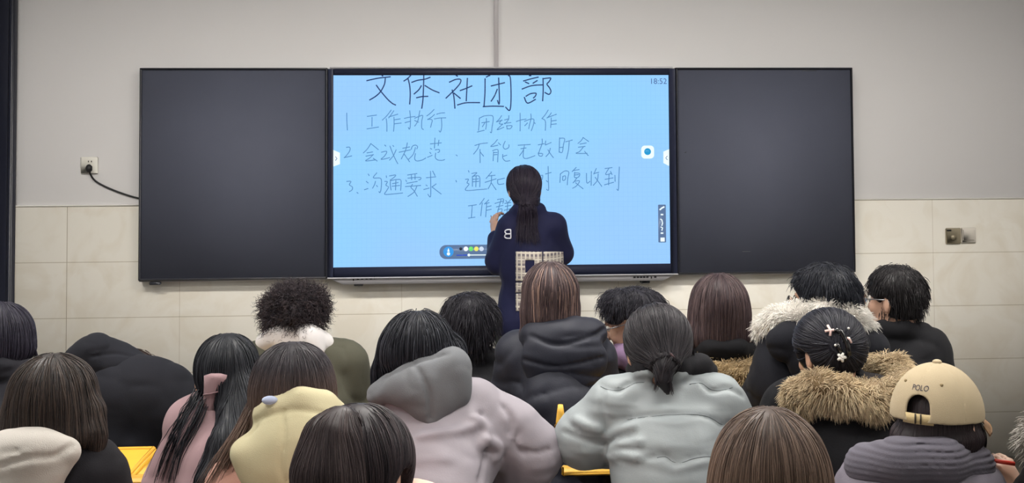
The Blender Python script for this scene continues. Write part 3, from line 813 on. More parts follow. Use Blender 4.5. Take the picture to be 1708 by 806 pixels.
def hand(fld, w, d, nrm, side, curl=0.5, sc=1.0):
    """palm, four unequal bent fingers and a thumb; w wrist, d pointing direction, nrm back of the hand, side +1/-1 where the thumb is"""
    d = unit(d); nrm = unit(nrm - d * (np.asarray(nrm) @ d)); s = np.cross(d, nrm) * side
    fld.cone(w, w + d * 0.03 * sc, 0.024 * sc, 0.026 * sc, 0.015)
    fld.ell(w + d * 0.055 * sc, np.array([0.040, 0.043, 0.017]) * sc, 0.012, np.array([s, d, nrm]))
    for off, ln in ((0.030, 0.072), (0.010, 0.080), (-0.011, 0.074), (-0.030, 0.058)):
        a = w + d * 0.09 * sc + s * off * sc; ang = 0; p = a
        for j, fr in enumerate((0.45, 0.32, 0.23)):
            ang += curl * (0.7 if j == 0 else 1.0)
            q = p + (d * math.cos(ang) - nrm * math.sin(ang)) * ln * fr * sc
            fld.cone(p, q, (0.0095 - 0.001 * j) * sc, (0.0088 - 0.001 * j) * sc, 0.003); p = q
    a = w + d * 0.03 * sc + s * 0.028 * sc; b = a + (s * 0.6 + d * 0.7 - nrm * 0.35) * 0.035 * sc
    fld.cone(a, b, 0.014 * sc, 0.011 * sc, 0.008); fld.cone(b, b + (d * 0.9 + s * 0.1 - nrm * 0.4) * 0.032 * sc, 0.0105 * sc, 0.0085 * sc, 0.003)


class Person:
    def __init__(s, label, sc, head, neck, shl, shr, hs=1.0, yaw=0.0, pitch=0.1, roll=0.0, lean=0.12, hipx=0.0, ell=None, elr=None, wrl=None, wrr=None,
                 desk=True, standing=False, bh=0.008, group='people seated in the classroom', handl=None, handr=None, shoes=None, trousers=None):
        s.sc = sc
        s.C = s.q(head[0], head[1] + 0.12 * hs * sc, head[2]); s.N = s.q(*neck); s.SL = s.q(*shl); s.SR = s.q(*shr); s.hs = hs
        f = np.array([math.sin(yaw) * math.cos(pitch), math.cos(yaw) * math.cos(pitch), -math.sin(pitch)])
        r = unit(np.cross(f, Z3)); u = np.cross(r, f)
        r, u = r * math.cos(roll) - u * math.sin(roll), u * math.cos(roll) + r * math.sin(roll)
        s.f, s.r, s.u, s.M = f, r, u, np.array([r, f, u])
        mid = (s.SL + s.SR) / 2
        hz = 0.88 if standing else 0.55
        s.H = np.array([mid[0] * 0.6 + s.N[0] * 0.4 + hipx, s.N[1] - lean, hz])
        s.a = unit(s.SR - s.SL); s.t = unit(mid - s.H); s.b = unit(np.cross(s.t, s.a)); s.a2 = np.cross(s.b, s.t)
        s.TM = np.array([s.a2, s.b, s.t])
        s.w = np.linalg.norm(s.SR - s.SL) / 2
        s.EL = s.q(*ell) if ell else s.SL - s.a * 0.06 + np.array([0, 0.12, -0.25])
        s.ER = s.q(*elr) if elr else s.SR + s.a * 0.06 + np.array([0, 0.12, -0.25])
        wz = 0.845 if desk else 0.68
        def wrist(E, sg):
            d = np.array([0.12 * sg, 0.2, 0.0]); w = E + d; w[2] = max(wz, min(E[2], wz + 0.02)); return w
        s.WL = s.q(*wrl) if wrl else wrist(s.EL, 1)
        s.WR = s.q(*wrr) if wrr else wrist(s.ER, -1)
        hx = np.array([s.a2[0], s.a2[1], 0]); hx = unit(hx); hy = np.array([-hx[1], hx[0], 0])
        s.hx, s.hy = hx, hy
        if standing:
            s.KL, s.KR = s.H - hx * 0.09 + np.array([0, 0.02, -0.4]), s.H + hx * 0.09 + np.array([0, 0.02, -0.4])
            s.AL, s.AR = np.array([s.KL[0], s.KL[1] - 0.02, 0.09]), np.array([s.KR[0], s.KR[1] - 0.02, 0.09])
        else:
            s.KL, s.KR = s.H - hx * 0.11 + hy * 0.40 + Z3 * -0.03, s.H + hx * 0.11 + hy * 0.40 + Z3 * -0.03
            s.AL, s.AR = s.KL - hy * 0.03, s.KR - hy * 0.03
            s.AL[2] = s.AR[2] = 0.09
        pts = np.array([s.C + (0, 0, .13), s.C - (.12, .14, 0), s.C + (.12, .14, 0), s.SL, s.SR, s.EL, s.ER, s.WL, s.WR, s.H, s.KL, s.KR, s.AL, s.AR])
        fl = Field(pts.min(0) - 0.15, pts.max(0) + np.array([0.15, 0.27, 0.05]), bh)
        C, k = s.C, hs
        fl.ell(C + u * 0.02 * k, np.array([0.074, 0.093, 0.084]) * k, 0.03, s.M)
        fl.ell(C + f * 0.026 * k - u * 0.05 * k, np.array([0.057, 0.066, 0.068]) * k, 0.03, s.M)
        fl.ell(C + f * 0.062 * k - u * 0.1 * k, np.array([0.026, 0.024, 0.02]) * k, 0.025, s.M)
        fl.cone(C + f * 0.084 * k + u * 0.024 * k - r * 0.035 * k, C + f * 0.084 * k + u * 0.024 * k + r * 0.035 * k, 0.012 * k, 0.012 * k, 0.012)
        for sg in (-1, 1):
            fl.ell(C + f * 0.102 * k + r * 0.032 * sg * k + u * 0.003 * k, np.array([0.015, 0.015, 0.011]) * k, 0.01, s.M, 's')
            fl.ell(C + f * 0.068 * k + r * 0.04 * sg * k - u * 0.03 * k, np.array([0.02, 0.018, 0.02]) * k, 0.02, s.M)
            fl.ell(C + r * 0.08 * sg * k - f * 0.012 * k - u * 0.015 * k, np.array([0.011, 0.019, 0.031]) * k, 0.006, np.array([unit(r + f * 0.3 * sg), unit(f - r * 0.3 * sg), u]))
            fl.ell(C + r * 0.092 * sg * k - f * 0.004 * k - u * 0.012 * k, np.array([0.006, 0.009, 0.016]) * k, 0.006, s.M, 's')
        fl.cone(C + f * 0.09 * k + u * 0.004 * k, C + f * 0.114 * k - u * 0.032 * k, 0.009 * k, 0.0125 * k, 0.012)
        for sg in (-1, 1):
            fl.ell(C + f * 0.104 * k + r * 0.011 * sg * k - u * 0.035 * k, np.array([0.008, 0.01, 0.008]) * k, 0.006, s.M)
        for dz in (0.064, 0.076):
            fl.cone(C + f * 0.087 * k - u * dz * k - r * 0.02 * k, C + f * 0.087 * k - u * dz * k + r * 0.02 * k, 0.0065 * k, 0.0065 * k, 0.005)
        fl.cone(C - u * 0.06 * k - f * 0.015 * k, s.N, 0.052 * k, 0.058 * k, 0.03)
        w = s.w
        fl.ell(mid - s.t * 0.12, (w * 0.85, 0.09, 0.15), 0.04, s.TM)
        for q in (0.35, 0.65):
            fl.ell(mid * (1 - q) + s.H * q, (w * 0.78, 0.088, 0.16), 0.04, s.TM)
        fl.ell(s.H, (0.155, 0.11, 0.11), 0.04)
        for S, E, Wp in ((s.SL, s.EL, s.WL), (s.SR, s.ER, s.WR)):
            fl.cone(s.N - Z3 * 0.02, S - Z3 * 0.012, 0.042, 0.042, 0.03); fl.chain([S - Z3 * 0.012, E, Wp], [0.042, 0.038, 0.028], 0.02)
        for K, A, sg in ((s.KL, s.AL, -1), (s.KR, s.AR, 1)):
            fl.chain([s.H + hx * 0.085 * sg, K, A], [0.085, 0.057, 0.038], 0.03)
            fl.chain([A - Z3 * 0.03, A + hy * 0.14 - Z3 * 0.055], [0.036, 0.027], 0.02)
        hand(fl, s.WL, handl[0] if handl else unit(s.WL - s.EL), handl[1] if handl else Z3, 1, handl[2] if handl else 0.35, 0.95)
        hand(fl, s.WR, handr[0] if handr else unit(s.WR - s.ER), handr[1] if handr else Z3, -1, handr[2] if handr else 0.35, 0.95)
        s.body = fl
        s.o = fl.build('person', skin_m, None)
        tag(s.o, label, 'person', group)
        for sg in (-1, 1):
            c = C + f * 0.083 * k + r * 0.032 * sg * k + u * 0.004 * k
            e = MB().sphere(c, 0.0125 * k).build('eye', eye_m, s.o, True)
            MB().sphere(c + f * 0.0085 * k, 0.0062 * k, 10, 6).build('iris', iris_m, e, True)
        tf = Field(np.minimum.reduce([s.H, s.KL, s.KR, s.AL, s.AR]) - 0.22, np.maximum.reduce([s.H, s.KL, s.KR, s.AL, s.AR]) + 0.22, 0.014)
        tf.ell(s.H - Z3 * 0.01, (0.185, 0.14, 0.125), 0.04)
        for K, A, sg in ((s.KL, s.AL, -1), (s.KR, s.AR, 1)):
            tf.chain([s.H + hx * 0.085 * sg, K, A + Z3 * 0.02], [0.1, 0.08, 0.065], 0.03)
        tf.plane(s.H + Z3 * 0.06, Z3); tf.plane(s.AL + Z3 * 0.015, -Z3)
        tf.build('trousers', trousers or jeans_m, s.o)
        for A in (s.AL, s.AR):
            sf = Field(A - (0.12, 0.14, 0.12), A + (0.12, 0.28, 0.08), 0.011)
            sf.chain([A - Z3 * 0.02 - hy * 0.02, A - Z3 * 0.035 + hy * 0.05, A + hy * 0.15 - Z3 * 0.05], [0.05, 0.046, 0.038], 0.02)
            sf.plane(A - Z3 * 0.088, -Z3); sf.plane(A + Z3 * 0.03, Z3)
            sf.build('shoe', shoes or shoe_m, s.o)
        if not standing:
            s.stool(label)

    def q(s, px, py, dp=0.0):
        return at_depth(px, py, F / s.sc + dp / s.sc)

    def stool(s, label):
        who = label.split(' ', 1)[1] if label.startswith('person') else label
        c = np.array([s.H[0], s.H[1] + 0.02, 0.0])
        t = empty('stool', c, s.stool_label if hasattr(s, 'stool_label') else 'yellow stool under the ' + ' '.join(label.split()[:11]), 'stool', 'yellow stools under the students')
        top = 0.405
        MB().box(c + Z3 * (top - 0.014), (0.34, 0.28, 0.028), bev=0.01).build('seat', desk_y, t)
        for sx in (-1, 1):
            for sy in (-1, 1):
                MB().tube([c + np.array([sx * 0.13, sy * 0.1, top - 0.02]), c + np.array([sx * 0.15, sy * 0.12, 0.0])], 0.012, 8).build('leg', steel_m, t)

    def put(s, fl, P, op='u'):
        u = 1.0 / s.sc
        for p in P:
            kk = 0.02
            if p[0] == 'e':
                _, px, py, dp, rx, rz, ry = p[:7]
                ang = p[7] if len(p) > 7 else 0.0          # tilt in the picture plane, degrees, clockwise on screen
                t = math.radians(ang); M = np.array([[math.cos(t), 0, -math.sin(t)], [0, 1, 0], [math.sin(t), 0, math.cos(t)]])
                fl.ell(s.q(px, py, dp), (rx * u, ry * u, rz * u), p[8] if len(p) > 8 else kk, M, op)
            elif p[0] == 'w':
                fl.chain(p[1], p[2], p[3], op)
            elif p[0] == 'c':                               # ('c', [(px,py,dp,r),...], k)
                pts = [s.q(*v[:3]) for v in p[1]]
                fl.chain(pts, [v[3] * u for v in p[1]], p[2] if len(p) > 2 else kk, op)

    def lying(s, P, base=None, sink=0.4):
        """('o', [(px,py,r),...], k): a lock or roll lying on the garment -> chain in world space"""
        out = []
        for p in P:
            if p[0] == 'o':
                v = np.array(p[1], float); X, n = (base or s.jf).surf(v[:, 0], v[:, 1]); r = v[:, 2] / s.sc
                out.append(('w', list(X + n * (r * sink)[:, None]), list(r), p[2] if len(p) > 2 else 0.02))
            else:
                out.append(p)
        return out

    def field(s, P, h=0.007, pad=0.06):
        lo, hi = [], []
        u = 1.0 / s.sc
        for p in P:
            if p[0] == 'e':
                c = s.q(*p[1:4]); R = max(p[4:7]) * u; lo.append(c - R); hi.append(c + R)
            elif p[0] == 'w':
                lo.append(np.min(p[1], 0) - max(p[2])); hi.append(np.max(p[1], 0) + max(p[2]))
            else:
                for v in p[1]:
                    c = s.q(*v[:3]); lo.append(c - v[3] * u); hi.append(c + v[3] * u)
        fl = Field(np.min(lo, 0) - pad, np.max(hi, 0) + pad, h)
        s.put(fl, P)
        return fl

    def jacket(s, name, m, g=0.0, extra=(), fold=0.006, fr=(9, 9, 18), grooves=(), ridges=(), baf=None, seed=0, h=0.009, hem=0.12, label=None, rar=0.0, fin=None, coat=None):
        mid = (s.SL + s.SR) / 2
        pts = np.array([s.N, s.SL, s.SR, s.EL, s.ER, s.WL, s.WR, s.H - Z3 * (hem + 0.02)] + [s.q(*p[1:4]) for p in extra if p[0] == 'e'])
        fl = Field(pts.min(0) - 0.22, pts.max(0) + 0.22, h)
        w = s.w
        fl.ell(mid - s.t * 0.13, (w + g * 0.6, 0.115 + g, 0.17 + g * 0.4), 0.05, s.TM)
        for q in (0.35, 0.6, 0.85):
            fl.ell(mid * (1 - q) + s.H * q, (w * 0.92 + 0.01 + g, 0.13 + g, 0.16), 0.06, s.TM)
        fl.ell(s.H - Z3 * 0.02, (0.19 + g, 0.15 + g, 0.13), 0.06)
        for S, E, Wp in ((s.SL, s.EL, s.WL), (s.SR, s.ER, s.WR)):
            fl.cone(s.N - Z3 * 0.03, S, 0.058 + g * 0.5, 0.058 + g * 0.7, 0.04)
            fl.chain([S, E], [0.058 + g * 0.8 + rar, 0.056 + g + rar], 0.035)
            e2 = Wp + unit(E - Wp) * 0.02
            fl.chain([E, e2], [0.058 + g + rar, 0.043 + g * 0.7], 0.035)
        s.put(fl, extra)
        fl.cone(s.C - s.u * 0.06 - s.f * 0.015, s.N + Z3 * 0.0, 0.054, 0.058, 0.01, 's')
        fl.plane(s.H - Z3 * hem, -Z3)
        if fin: fin(fl)
        if baf: fl.baffles(*baf)
        if fold: fl.folds(fold, fr, seed)
        for gr in grooves: fl.groove(gr[0], gr[1] if len(gr) > 1 else 0.006, 0.008)
        for gr in ridges: fl.groove(gr[0], gr[1] if len(gr) > 1 else 0.008, 0.015, 'u')
        s.jf = fl
        s.jo = fl.build(name, m, s.o)
        if label: s.jo['label'] = label
        return fl

    def piece(s, name, m, P, h=0.006, kk=0.02, fold=0.004, fr=(10, 10, 16), seed=1, grooves=(), ridges=(), cut=(), parent=None, label=None, baf=None, fin=None):
        P = [p + (0.0, kk) if p[0] == 'e' and len(p) == 7 else p + (kk,) if p[0] == 'e' and len(p) == 8 else p for p in s.lying(P)]
        fl = s.field(P, h)
        if cut: s.put(fl, cut, 's')
        if fin: fin(fl)
        if baf: fl.baffles(*baf)
        if fold: fl.folds(fold, fr, seed)
        for gr in grooves: fl.groove(gr[0], gr[1] if len(gr) > 1 else 0.004, 0.006)
        for gr in ridges: fl.groove(gr[0], gr[1] if len(gr) > 1 else 0.005, 0.01, 'u')
        o = fl.build(name, m, parent or s.o)
        if label: o['label'] = label
        return fl, o

    def hair(s, P, face=0.118, cut=(), ears=(), col=(38, 34, 36), col2=(62, 54, 54), tips=None, tipz=None, flow='down', tie=None, N=1500, L=(0.10, 0.30), R=0.0011, curl=0.0, curlk=6.0,
             seed=0, top=0.0, lift=0.003, extra_paths=(), h=0.007, rough=0.0, name='hair', streak=None, tiedist=0.03, jitter=0.04, scalp=0.014):
        rs = np.random.RandomState(seed + 5)
        P = s.lying(P)
        fl = s.field(P, h)
        k_ = s.hs
        fl.ell(s.C + s.u * 0.02 * k_, np.array([0.074, 0.093, 0.084]) * k_ + scalp, 0.02, s.M)
        if face: fl.ell(s.C + s.f * 0.155 * s.hs - s.u * 0.045 * s.hs, np.array([face * 0.86, face, face * 1.12]) * s.hs, 0.012, s.M, 's')
        for sg in ears:
            fl.ell(s.C + s.r * 0.1 * sg * s.hs - s.u * 0.03 * s.hs - s.f * 0.0 * s.hs, np.array([0.04, 0.03, 0.047]) * s.hs, 0.01, s.M, 's')
        if cut: s.put(fl, cut, 's')
        if rough: fl.folds(rough, (16, 16, 16), seed, sharp=False)
        s.hf = fl
        V, Q = fl.mesh(); V = relaxed(V, Q)
        zmin, zmax = V[:, 2].min(), V[:, 2].max()
        cand = np.nonzero(V[:, 2] > zmin + (zmax - zmin) * top)[0]
        # more seeds towards the crown so that strands run the whole way down
        wgt = 0.35 + ((V[cand, 2] - zmin) / (zmax - zmin)) ** 1.0
        P0 = V[rs.choice(cand, N, p=wgt / wgt.sum())] + rs.normal(0, 0.003, (N, 3))
        if flow not in ('curly', 'short'):
            for _ in range(2): P0 = P0 - fl.grad(P0) * np.clip(fl.sample(P0) + 0.001, -0.02, 0.02)[:, None]
        M = 26 if L[1] > 0.28 else 18; Ls = rs.uniform(L[0], L[1], N); st = (Ls / (M - 1))[:, None]
        off = rs.uniform(-0.002, lift, N)
        path = np.zeros((N, M, 3)); p = P0.copy(); alive = np.ones(N, bool)
        jit = rs.normal(0, jitter, (N, 3))
        for j in range(M):
            path[:, j] = p
            v = fl.sample(p); n = fl.grad(p); near = (np.abs(v) < 0.025)[:, None]
            if flow == 'curly':
                if j == 0: gd = n * 0.9 + rs.normal(0, 0.45, (N, 3)) - Z3 * 0.25
                gd = gd - Z3 * 0.03 + rs.normal(0, 0.12, (N, 3)); gd /= np.linalg.norm(gd, axis=1)[:, None]
                p = p + gd * st; continue
            if flow == 'short':
                if j == 0:
                    tuft = np.stack([vnoise(p * 30, seed + 21), vnoise(p * 30, seed + 22), vnoise(p * 30, seed + 23)], 1)
                    gd = n * 0.55 + rs.normal(0, 0.12, (N, 3)) + tuft * 0.45 - Z3 * 0.8
                gd = gd - Z3 * 0.08; gd /= np.linalg.norm(gd, axis=1)[:, None]
                gt = np.where(near & ((gd * n).sum(1) < 0)[:, None], gd - n * (gd * n).sum(1)[:, None], gd)
                p = p + gt * st; continue
            if flow == 'tie':
                T = tie - p; dist = np.linalg.norm(T, axis=1)[:, None]
                g = np.where(dist > tiedist, T / (dist + 1e-6), np.array([0, 0, -1.0]))
                g = g + 0.15 * np.array([0, 0, -1.0])
            elif callable(flow):
                g = flow(p)
            else:
                g = np.tile(np.array([0, 0, -1.0]), (N, 1)) + np.where(n[:, 2:3] > 0.6, (p - s.C) * np.array([1, 1, 0]) * 6, 0)
            g = g + jit
            gt = np.where(near, g - n * (g * n).sum(1)[:, None], g)
            gt /= np.linalg.norm(gt, axis=1)[:, None] + 1e-9
            p = p + gt * st
            v2 = fl.sample(p); n2 = fl.grad(p)
            p = p - np.where((np.abs(v2) < 0.025)[:, None], n2 * (np.clip(v2 - off, -0.012, 0.012))[:, None], 0)
        zc = zmin + 0.3 * (zmax - zmin)
        if face:                                           # nothing hangs over the open face
            loc = (path - (s.C + s.f * 0.155 * s.hs - s.u * 0.045 * s.hs)) @ s.M.T / (np.array([face * 0.86, face, face * 1.12]) * s.hs)
            inn = (np.linalg.norm(loc, axis=2) < 0.96).any(1); path = path[~inn]; N = len(path)
        for cp in cut:
            cq = s.q(*cp[1:4]); loc = (path - cq) / (np.array([cp[4], cp[6], cp[5]]) / s.sc)
            inn = (np.linalg.norm(loc, axis=2) < 0.95).any(1); path = path[~inn]; N = len(path)
        for sg in ears:
            loc = (path - (s.C + s.r * 0.1 * sg * s.hs - s.u * 0.03 * s.hs)) @ s.M.T / (np.array([0.04, 0.03, 0.047]) * s.hs)
            inn = (np.linalg.norm(loc, axis=2) < 0.93).any(1); path = path[~inn]; N = len(path)
        if flow not in ('curly', 'short'):
            far = np.zeros(N, bool)
            for j in range(M):
                far |= (fl.sample(path[:, j]) > 0.009) & (path[:, j, 2] > zc)
            path = path[~far]; N = len(path)
        if curl:
            T = np.gradient(path, axis=1); T /= np.linalg.norm(T, axis=2)[..., None] + 1e-9
            a = np.cross(T, Z3 + 0.3); a /= np.linalg.norm(a, axis=2)[..., None] + 1e-9; b = np.cross(T, a)
            ph = rs.uniform(0, 6.28, (N, 1)) + np.linspace(0, 1, M)[None] * curlk * rs.uniform(0.6, 1.4, (N, 1))
            A = (curl * rs.uniform(0.4, 1.2, (N, 1)) * np.linspace(0.3, 1, M)[None])[..., None]
            path = path + A * (np.cos(ph)[..., None] * a + np.sin(ph)[..., None] * b)
        tint = rs.uniform(0, 1, N) ** 1.5
        def lay(pl):
            X, n = s.jf.surf(pl[:, 0], pl[:, 1]); return X + n * 0.012
        if len(extra_paths):
            for poly, k, spread, ln in extra_paths:                # loose locks: polylines in the picture, k strands each
                pts = densify(poly, 6); idx = np.linspace(0, len(pts) - 1, M)
                pl = np.stack([np.interp(idx, np.arange(len(pts)), pts[:, c]) for c in range(pts.shape[1])], 1)
                base = np.array([s.q(*v) for v in pl]) if len(poly[0]) == 3 else lay(pl)
                o1 = rs.normal(0, spread, (k, 1, 3)) * np.linspace(0.6, 1.0, M)[None, :, None] + rs.normal(0, spread * 0.3, (k, 1, 3)) * np.sin(np.linspace(0, 5, M))[None, :, None]
                path = np.concatenate([path, base[None] + o1]); tint = np.concatenate([tint, rs.uniform(0, 0.7, k)])
        Rr = R * rs.uniform(0.7, 1.4, len(path))
        SV, SQ = strand_mesh(path, Rr)
        c1, c2 = np.array(lin(col)), np.array(lin(col2))
        def colour(Pn, t):
            c = c1 + (c2 - c1) * t[:, None]
            if tips is not None:
                za, zb = tipz; k = np.clip((za - Pn[:, 2]) / (za - zb), 0, 1)[:, None]
                c = c * (1 - k) + np.array(lin(tips)) * (0.7 + 0.6 * t[:, None]) * k
            return c
        tv = np.repeat(tint, path.shape[1] * 3)
        cs = colour(SV, tv)
        if streak is not None:
            fr_, sc_, cen, rad = streak
            dd = np.linalg.norm((path[:, 0] - cen) / rad, axis=1); pick = (dd < 1) & (rs.uniform(0, 1, len(path)) < fr_)
            cs = np.where(np.repeat(pick, path.shape[1] * 3)[:, None], np.array(lin(sc_)) * (0.6 + 0.6 * rs.uniform(0, 1, len(path)).repeat(path.shape[1] * 3))[:, None], cs)
        cb = colour(V, np.full(len(V), 0.15)) * 0.8
        s.ho = add_obj(name, np.concatenate([V, SV]), [np.concatenate([Q, SQ + len(V)])], hair_m, s.o, True, np.concatenate([cb, cs]))
        return fl

    def fur(s, name, P, N, ln, c1, c2, down=0.4, seed=0, R=0.0010, rough=0.008, parent=None, h=0.008, label=None, cut=()):
        rs = np.random.RandomState(seed)
        P = s.lying(P)
        fl = s.field(P, h)
        if cut: s.put(fl, cut, 's')
        fl.folds(rough, (18, 18, 18), seed, sharp=False)
        V, Q = fl.mesh()
        P0 = V[rs.randint(0, len(V), N)] + rs.normal(0, 0.003, (N, 3)); n = fl.grad(P0)
        cl = np.stack([vnoise(P0 * 22, seed + k) for k in (1, 2, 3)], 1)          # neighbouring hairs lean together in tufts
        d = n + rs.normal(0, 0.25, (N, 3)) + cl * 1.1 - Z3 * down; d /= np.linalg.norm(d, axis=1)[:, None]
        M = 6; L = ln * rs.uniform(0.5, 1.2, N)
        t = np.linspace(0, 1, M)
        path = P0[:, None] + d[:, None] * (L[:, None] * t)[..., None] - Z3 * (0.35 * L[:, None] * t ** 2)[..., None]
        SV, SQ = strand_mesh(path, R * rs.uniform(0.7, 1.3, N), 0.15)
        a, b = np.array(lin(c1)), np.array(lin(c2))
        tn = np.clip(0.5 + 0.7 * vnoise(P0 * 14, seed + 9) + rs.normal(0, 0.2, N), 0, 1)
        kk = np.tile(np.repeat(t, 3), N)
        cs = a + (b - a) * (np.repeat(tn, M * 3) * 0.6 + 0.4 * kk)[:, None]
        o = add_obj(name, np.concatenate([V, SV]), [np.concatenate([Q, SQ + len(V)])], fur_m, parent or s.o, True, np.concatenate([np.tile(a * 0.8, (len(V), 1)), cs]))
        if label: o['label'] = label
        return fl

    def glasses(s, m, lensr=0.024):
        k = s.hs; C, f, r, u = s.C, s.f, s.r, s.u
        g = MB()
        for sg in (-1, 1):
            c = C + f * 0.118 * k + r * 0.033 * sg * k - u * 0.002
            ring = [c + r * lensr * math.cos(t) * 1.05 + u * lensr * 0.86 * math.sin(t) - f * 0.006 * math.cos(t) * sg for t in np.linspace(0, 2 * math.pi, 20, endpoint=False)]
            g.tube(ring, 0.0022, 6, closed=True)
            g.tube([c + r * sg * lensr * 1.05 + u * 0.006, C + f * 0.06 * k + r * sg * 0.082 * k + u * 0.004, C - f * 0.02 * k + r * sg * 0.085 * k + u * 0.004, C - f * 0.035 * k + r * sg * 0.082 * k - u * 0.02], 0.0021, 6)
        g.tube([C + f * 0.120 * k - r * 0.010 + u * 0.002, C + f * 0.124 * k + u * 0.004, C + f * 0.120 * k + r * 0.010 + u * 0.002], 0.0018, 6)
        o = g.build('glasses', m, s.o, True)
        for sg in (-1, 1):
            c = C + f * 0.118 * k + r * 0.033 * sg * k - u * 0.002
            V = [c + r * lensr * math.cos(t) + u * lensr * 0.83 * math.sin(t) for t in np.linspace(0, 2 * math.pi, 20, endpoint=False)]
            V = V + [v - f * 0.0015 for v in V]
            mb = MB(); mb.put(V, [tuple(range(20)), tuple(range(39, 19, -1))] + [(i, (i + 1) % 20, 20 + (i + 1) % 20, 20 + i) for i in range(20)])
            mb.build('lens', mat('lens_glass', (245, 248, 250), 0.02, 0.5, trans=1.0), o)
        return o

    def patch(s, name, m, fl, x0, y0, x1, y1, nx=8, ny=8, th=0.004, hole=None, parent=None):
        """a flat cloth patch sewn on a garment: rectangle in the picture laid on the garment's surface"""
        xs = np.linspace(x0, x1, nx + 1); ys = np.linspace(y0, y1, ny + 1)
        gx, gy = np.meshgrid(xs, ys)
        P, n = fl.surf(gx.ravel(), gy.ravel())
        V = np.concatenate([P + n * th, P - n * 0.002]); k = len(P); Fs = []
        idx = lambda i, j: j * (nx + 1) + i
        on = {}
        for j in range(ny):
            for i in range(nx):
                cx, cy = (xs[i] + xs[i + 1]) / 2, (ys[j] + ys[j + 1]) / 2
                on[(i, j)] = not (hole and hole[0] < cx < hole[2] and hole[1] < cy < hole[3])
        for (i, j), ok in on.items():
            if not ok: continue
            a, b, c, d = idx(i, j), idx(i + 1, j), idx(i + 1, j + 1), idx(i, j + 1)
            Fs += [(a, d, c, b), (a + k, b + k, c + k, d + k)]
            for (di, dj, p, q_) in ((-1, 0, d, a), (1, 0, b, c), (0, -1, a, b), (0, 1, c, d)):
                if not on.get((i + di, j + dj), False):
                    Fs.append((p, q_, q_ + k, p + k))
        mb = MB(); mb.put(V, Fs)
        return mb.build(name, m, parent or s.jo, True)


# ------------------------------------------------------------------ school desks
desk_y = mat('desk_yellow', (218, 170, 56), 0.35, 0.45, var=0.05, vscale=10)
desk_e = mat('desk_edge', (202, 152, 46), 0.4, 0.4)
steel_m = mat('desk_steel', (118, 120, 126), 0.4, 0.5, metal=0.5)


def desk(x, y, w, label, d=0.34, z=0.76):
    """x centre, y near edge"""
    t = empty('school_desk', (x, y + d / 2, 0), label, 'desk', 'yellow school desks')
    MB().box((x, y + d / 2, z - 0.014), (w, d, 0.024), bev=0.006).build('desk_top', desk_y, t)
    rim = MB()
    for c, sz in (((x, y + 0.006, z - 0.012), (w + 0.012, 0.016, 0.034)), ((x, y + d - 0.006, z - 0.012), (w + 0.012, 0.016, 0.034)), ((x - w / 2, y + d / 2, z - 0.012), (0.016, d, 0.034)), ((x + w / 2, y + d / 2, z - 0.012), (0.016, d, 0.034))):
        rim.box(c, sz, bev=0.005)
    rim.build('rim', desk_e, t)
    MB().box((x, y + 0.12, z - 0.11), (w * 0.82, 0.16, 0.012), bev=0.003).box((x, y + 0.2, z - 0.07), (w * 0.82, 0.012, 0.09), bev=0.003).build('book_tray', steel_m, t)
    for sx in (-1, 1):
        MB().tube([(x + sx * w * 0.42, y + 0.05, z - 0.03), (x + sx * w * 0.42, y + 0.05, 0.03), (x + sx * w * 0.42, y + d - 0.05, 0.03), (x + sx * w * 0.42, y + d - 0.05, z - 0.03)], 0.018, 8).build('leg', steel_m, t)
    return t

# materials of the clothes
def cloth(name, rgb, rough=0.85, bump=0.25, bscale=500, sheen=0.03, spec=0.2, var=0.05, wr=0.25, ws=(6, 6, 11)):
    return mat(name, rgb, rough, spec, bump=bump, bscale=bscale, sheen=sheen, var=var, vscale=5, wrinkle=wr, wscale=ws)


# desks that show between the students, and their neighbours in the same rows
desk(-1.215, -3.03, 0.6, 'yellow desk showing between the black hoodie back and the pink coat, its corner lit', d=0.38)
desk(-0.60, -3.03, 0.6, 'yellow desk just right of the lit desk corner, mostly under the pink coat', d=0.34)
desk(0.735, -3.03, 0.62, 'yellow desk edge with steel legs under the elbow of the silver puffer jacket', d=0.32)
desk(-0.06, -2.26, 0.6, 'yellow front row desk before the short dark haired person in the black jacket')
desk(0.58, -2.26, 0.6, 'yellow front row desk before the black puffer hood and streaked hair')
bc = at_y(935, 700, -2.995); bc[2] = 0.76
bo = empty('bottle', bc, 'small dark bottle with a yellow top glimpsed between the lavender and silver jackets', 'bottle')
MB().tube([bc, bc + (0, 0, 0.004), bc + (0, 0, 0.10), bc + (0, 0, 0.118)], [0.024, 0.026, 0.026, 0.02], 16).build('body', mat('bottle_dark', (38, 32, 30), 0.3, 0.5), bo, True)
MB().tube([bc + (0, 0, 0.116), bc + (0, 0, 0.124)], [0.021, 0.019], 16).build('collar_ring', mat('bottle_brown', (96, 72, 40), 0.4), bo, True)
MB().tube([bc + (0, 0, 0.124), bc + (0, 0, 0.135), bc + (0, 0, 0.165), bc + (0, 0, 0.186)], [0.016, 0.015, 0.011, 0.008], 14).build('cap', mat('bottle_yellow', (236, 184, 78), 0.4), bo, True)

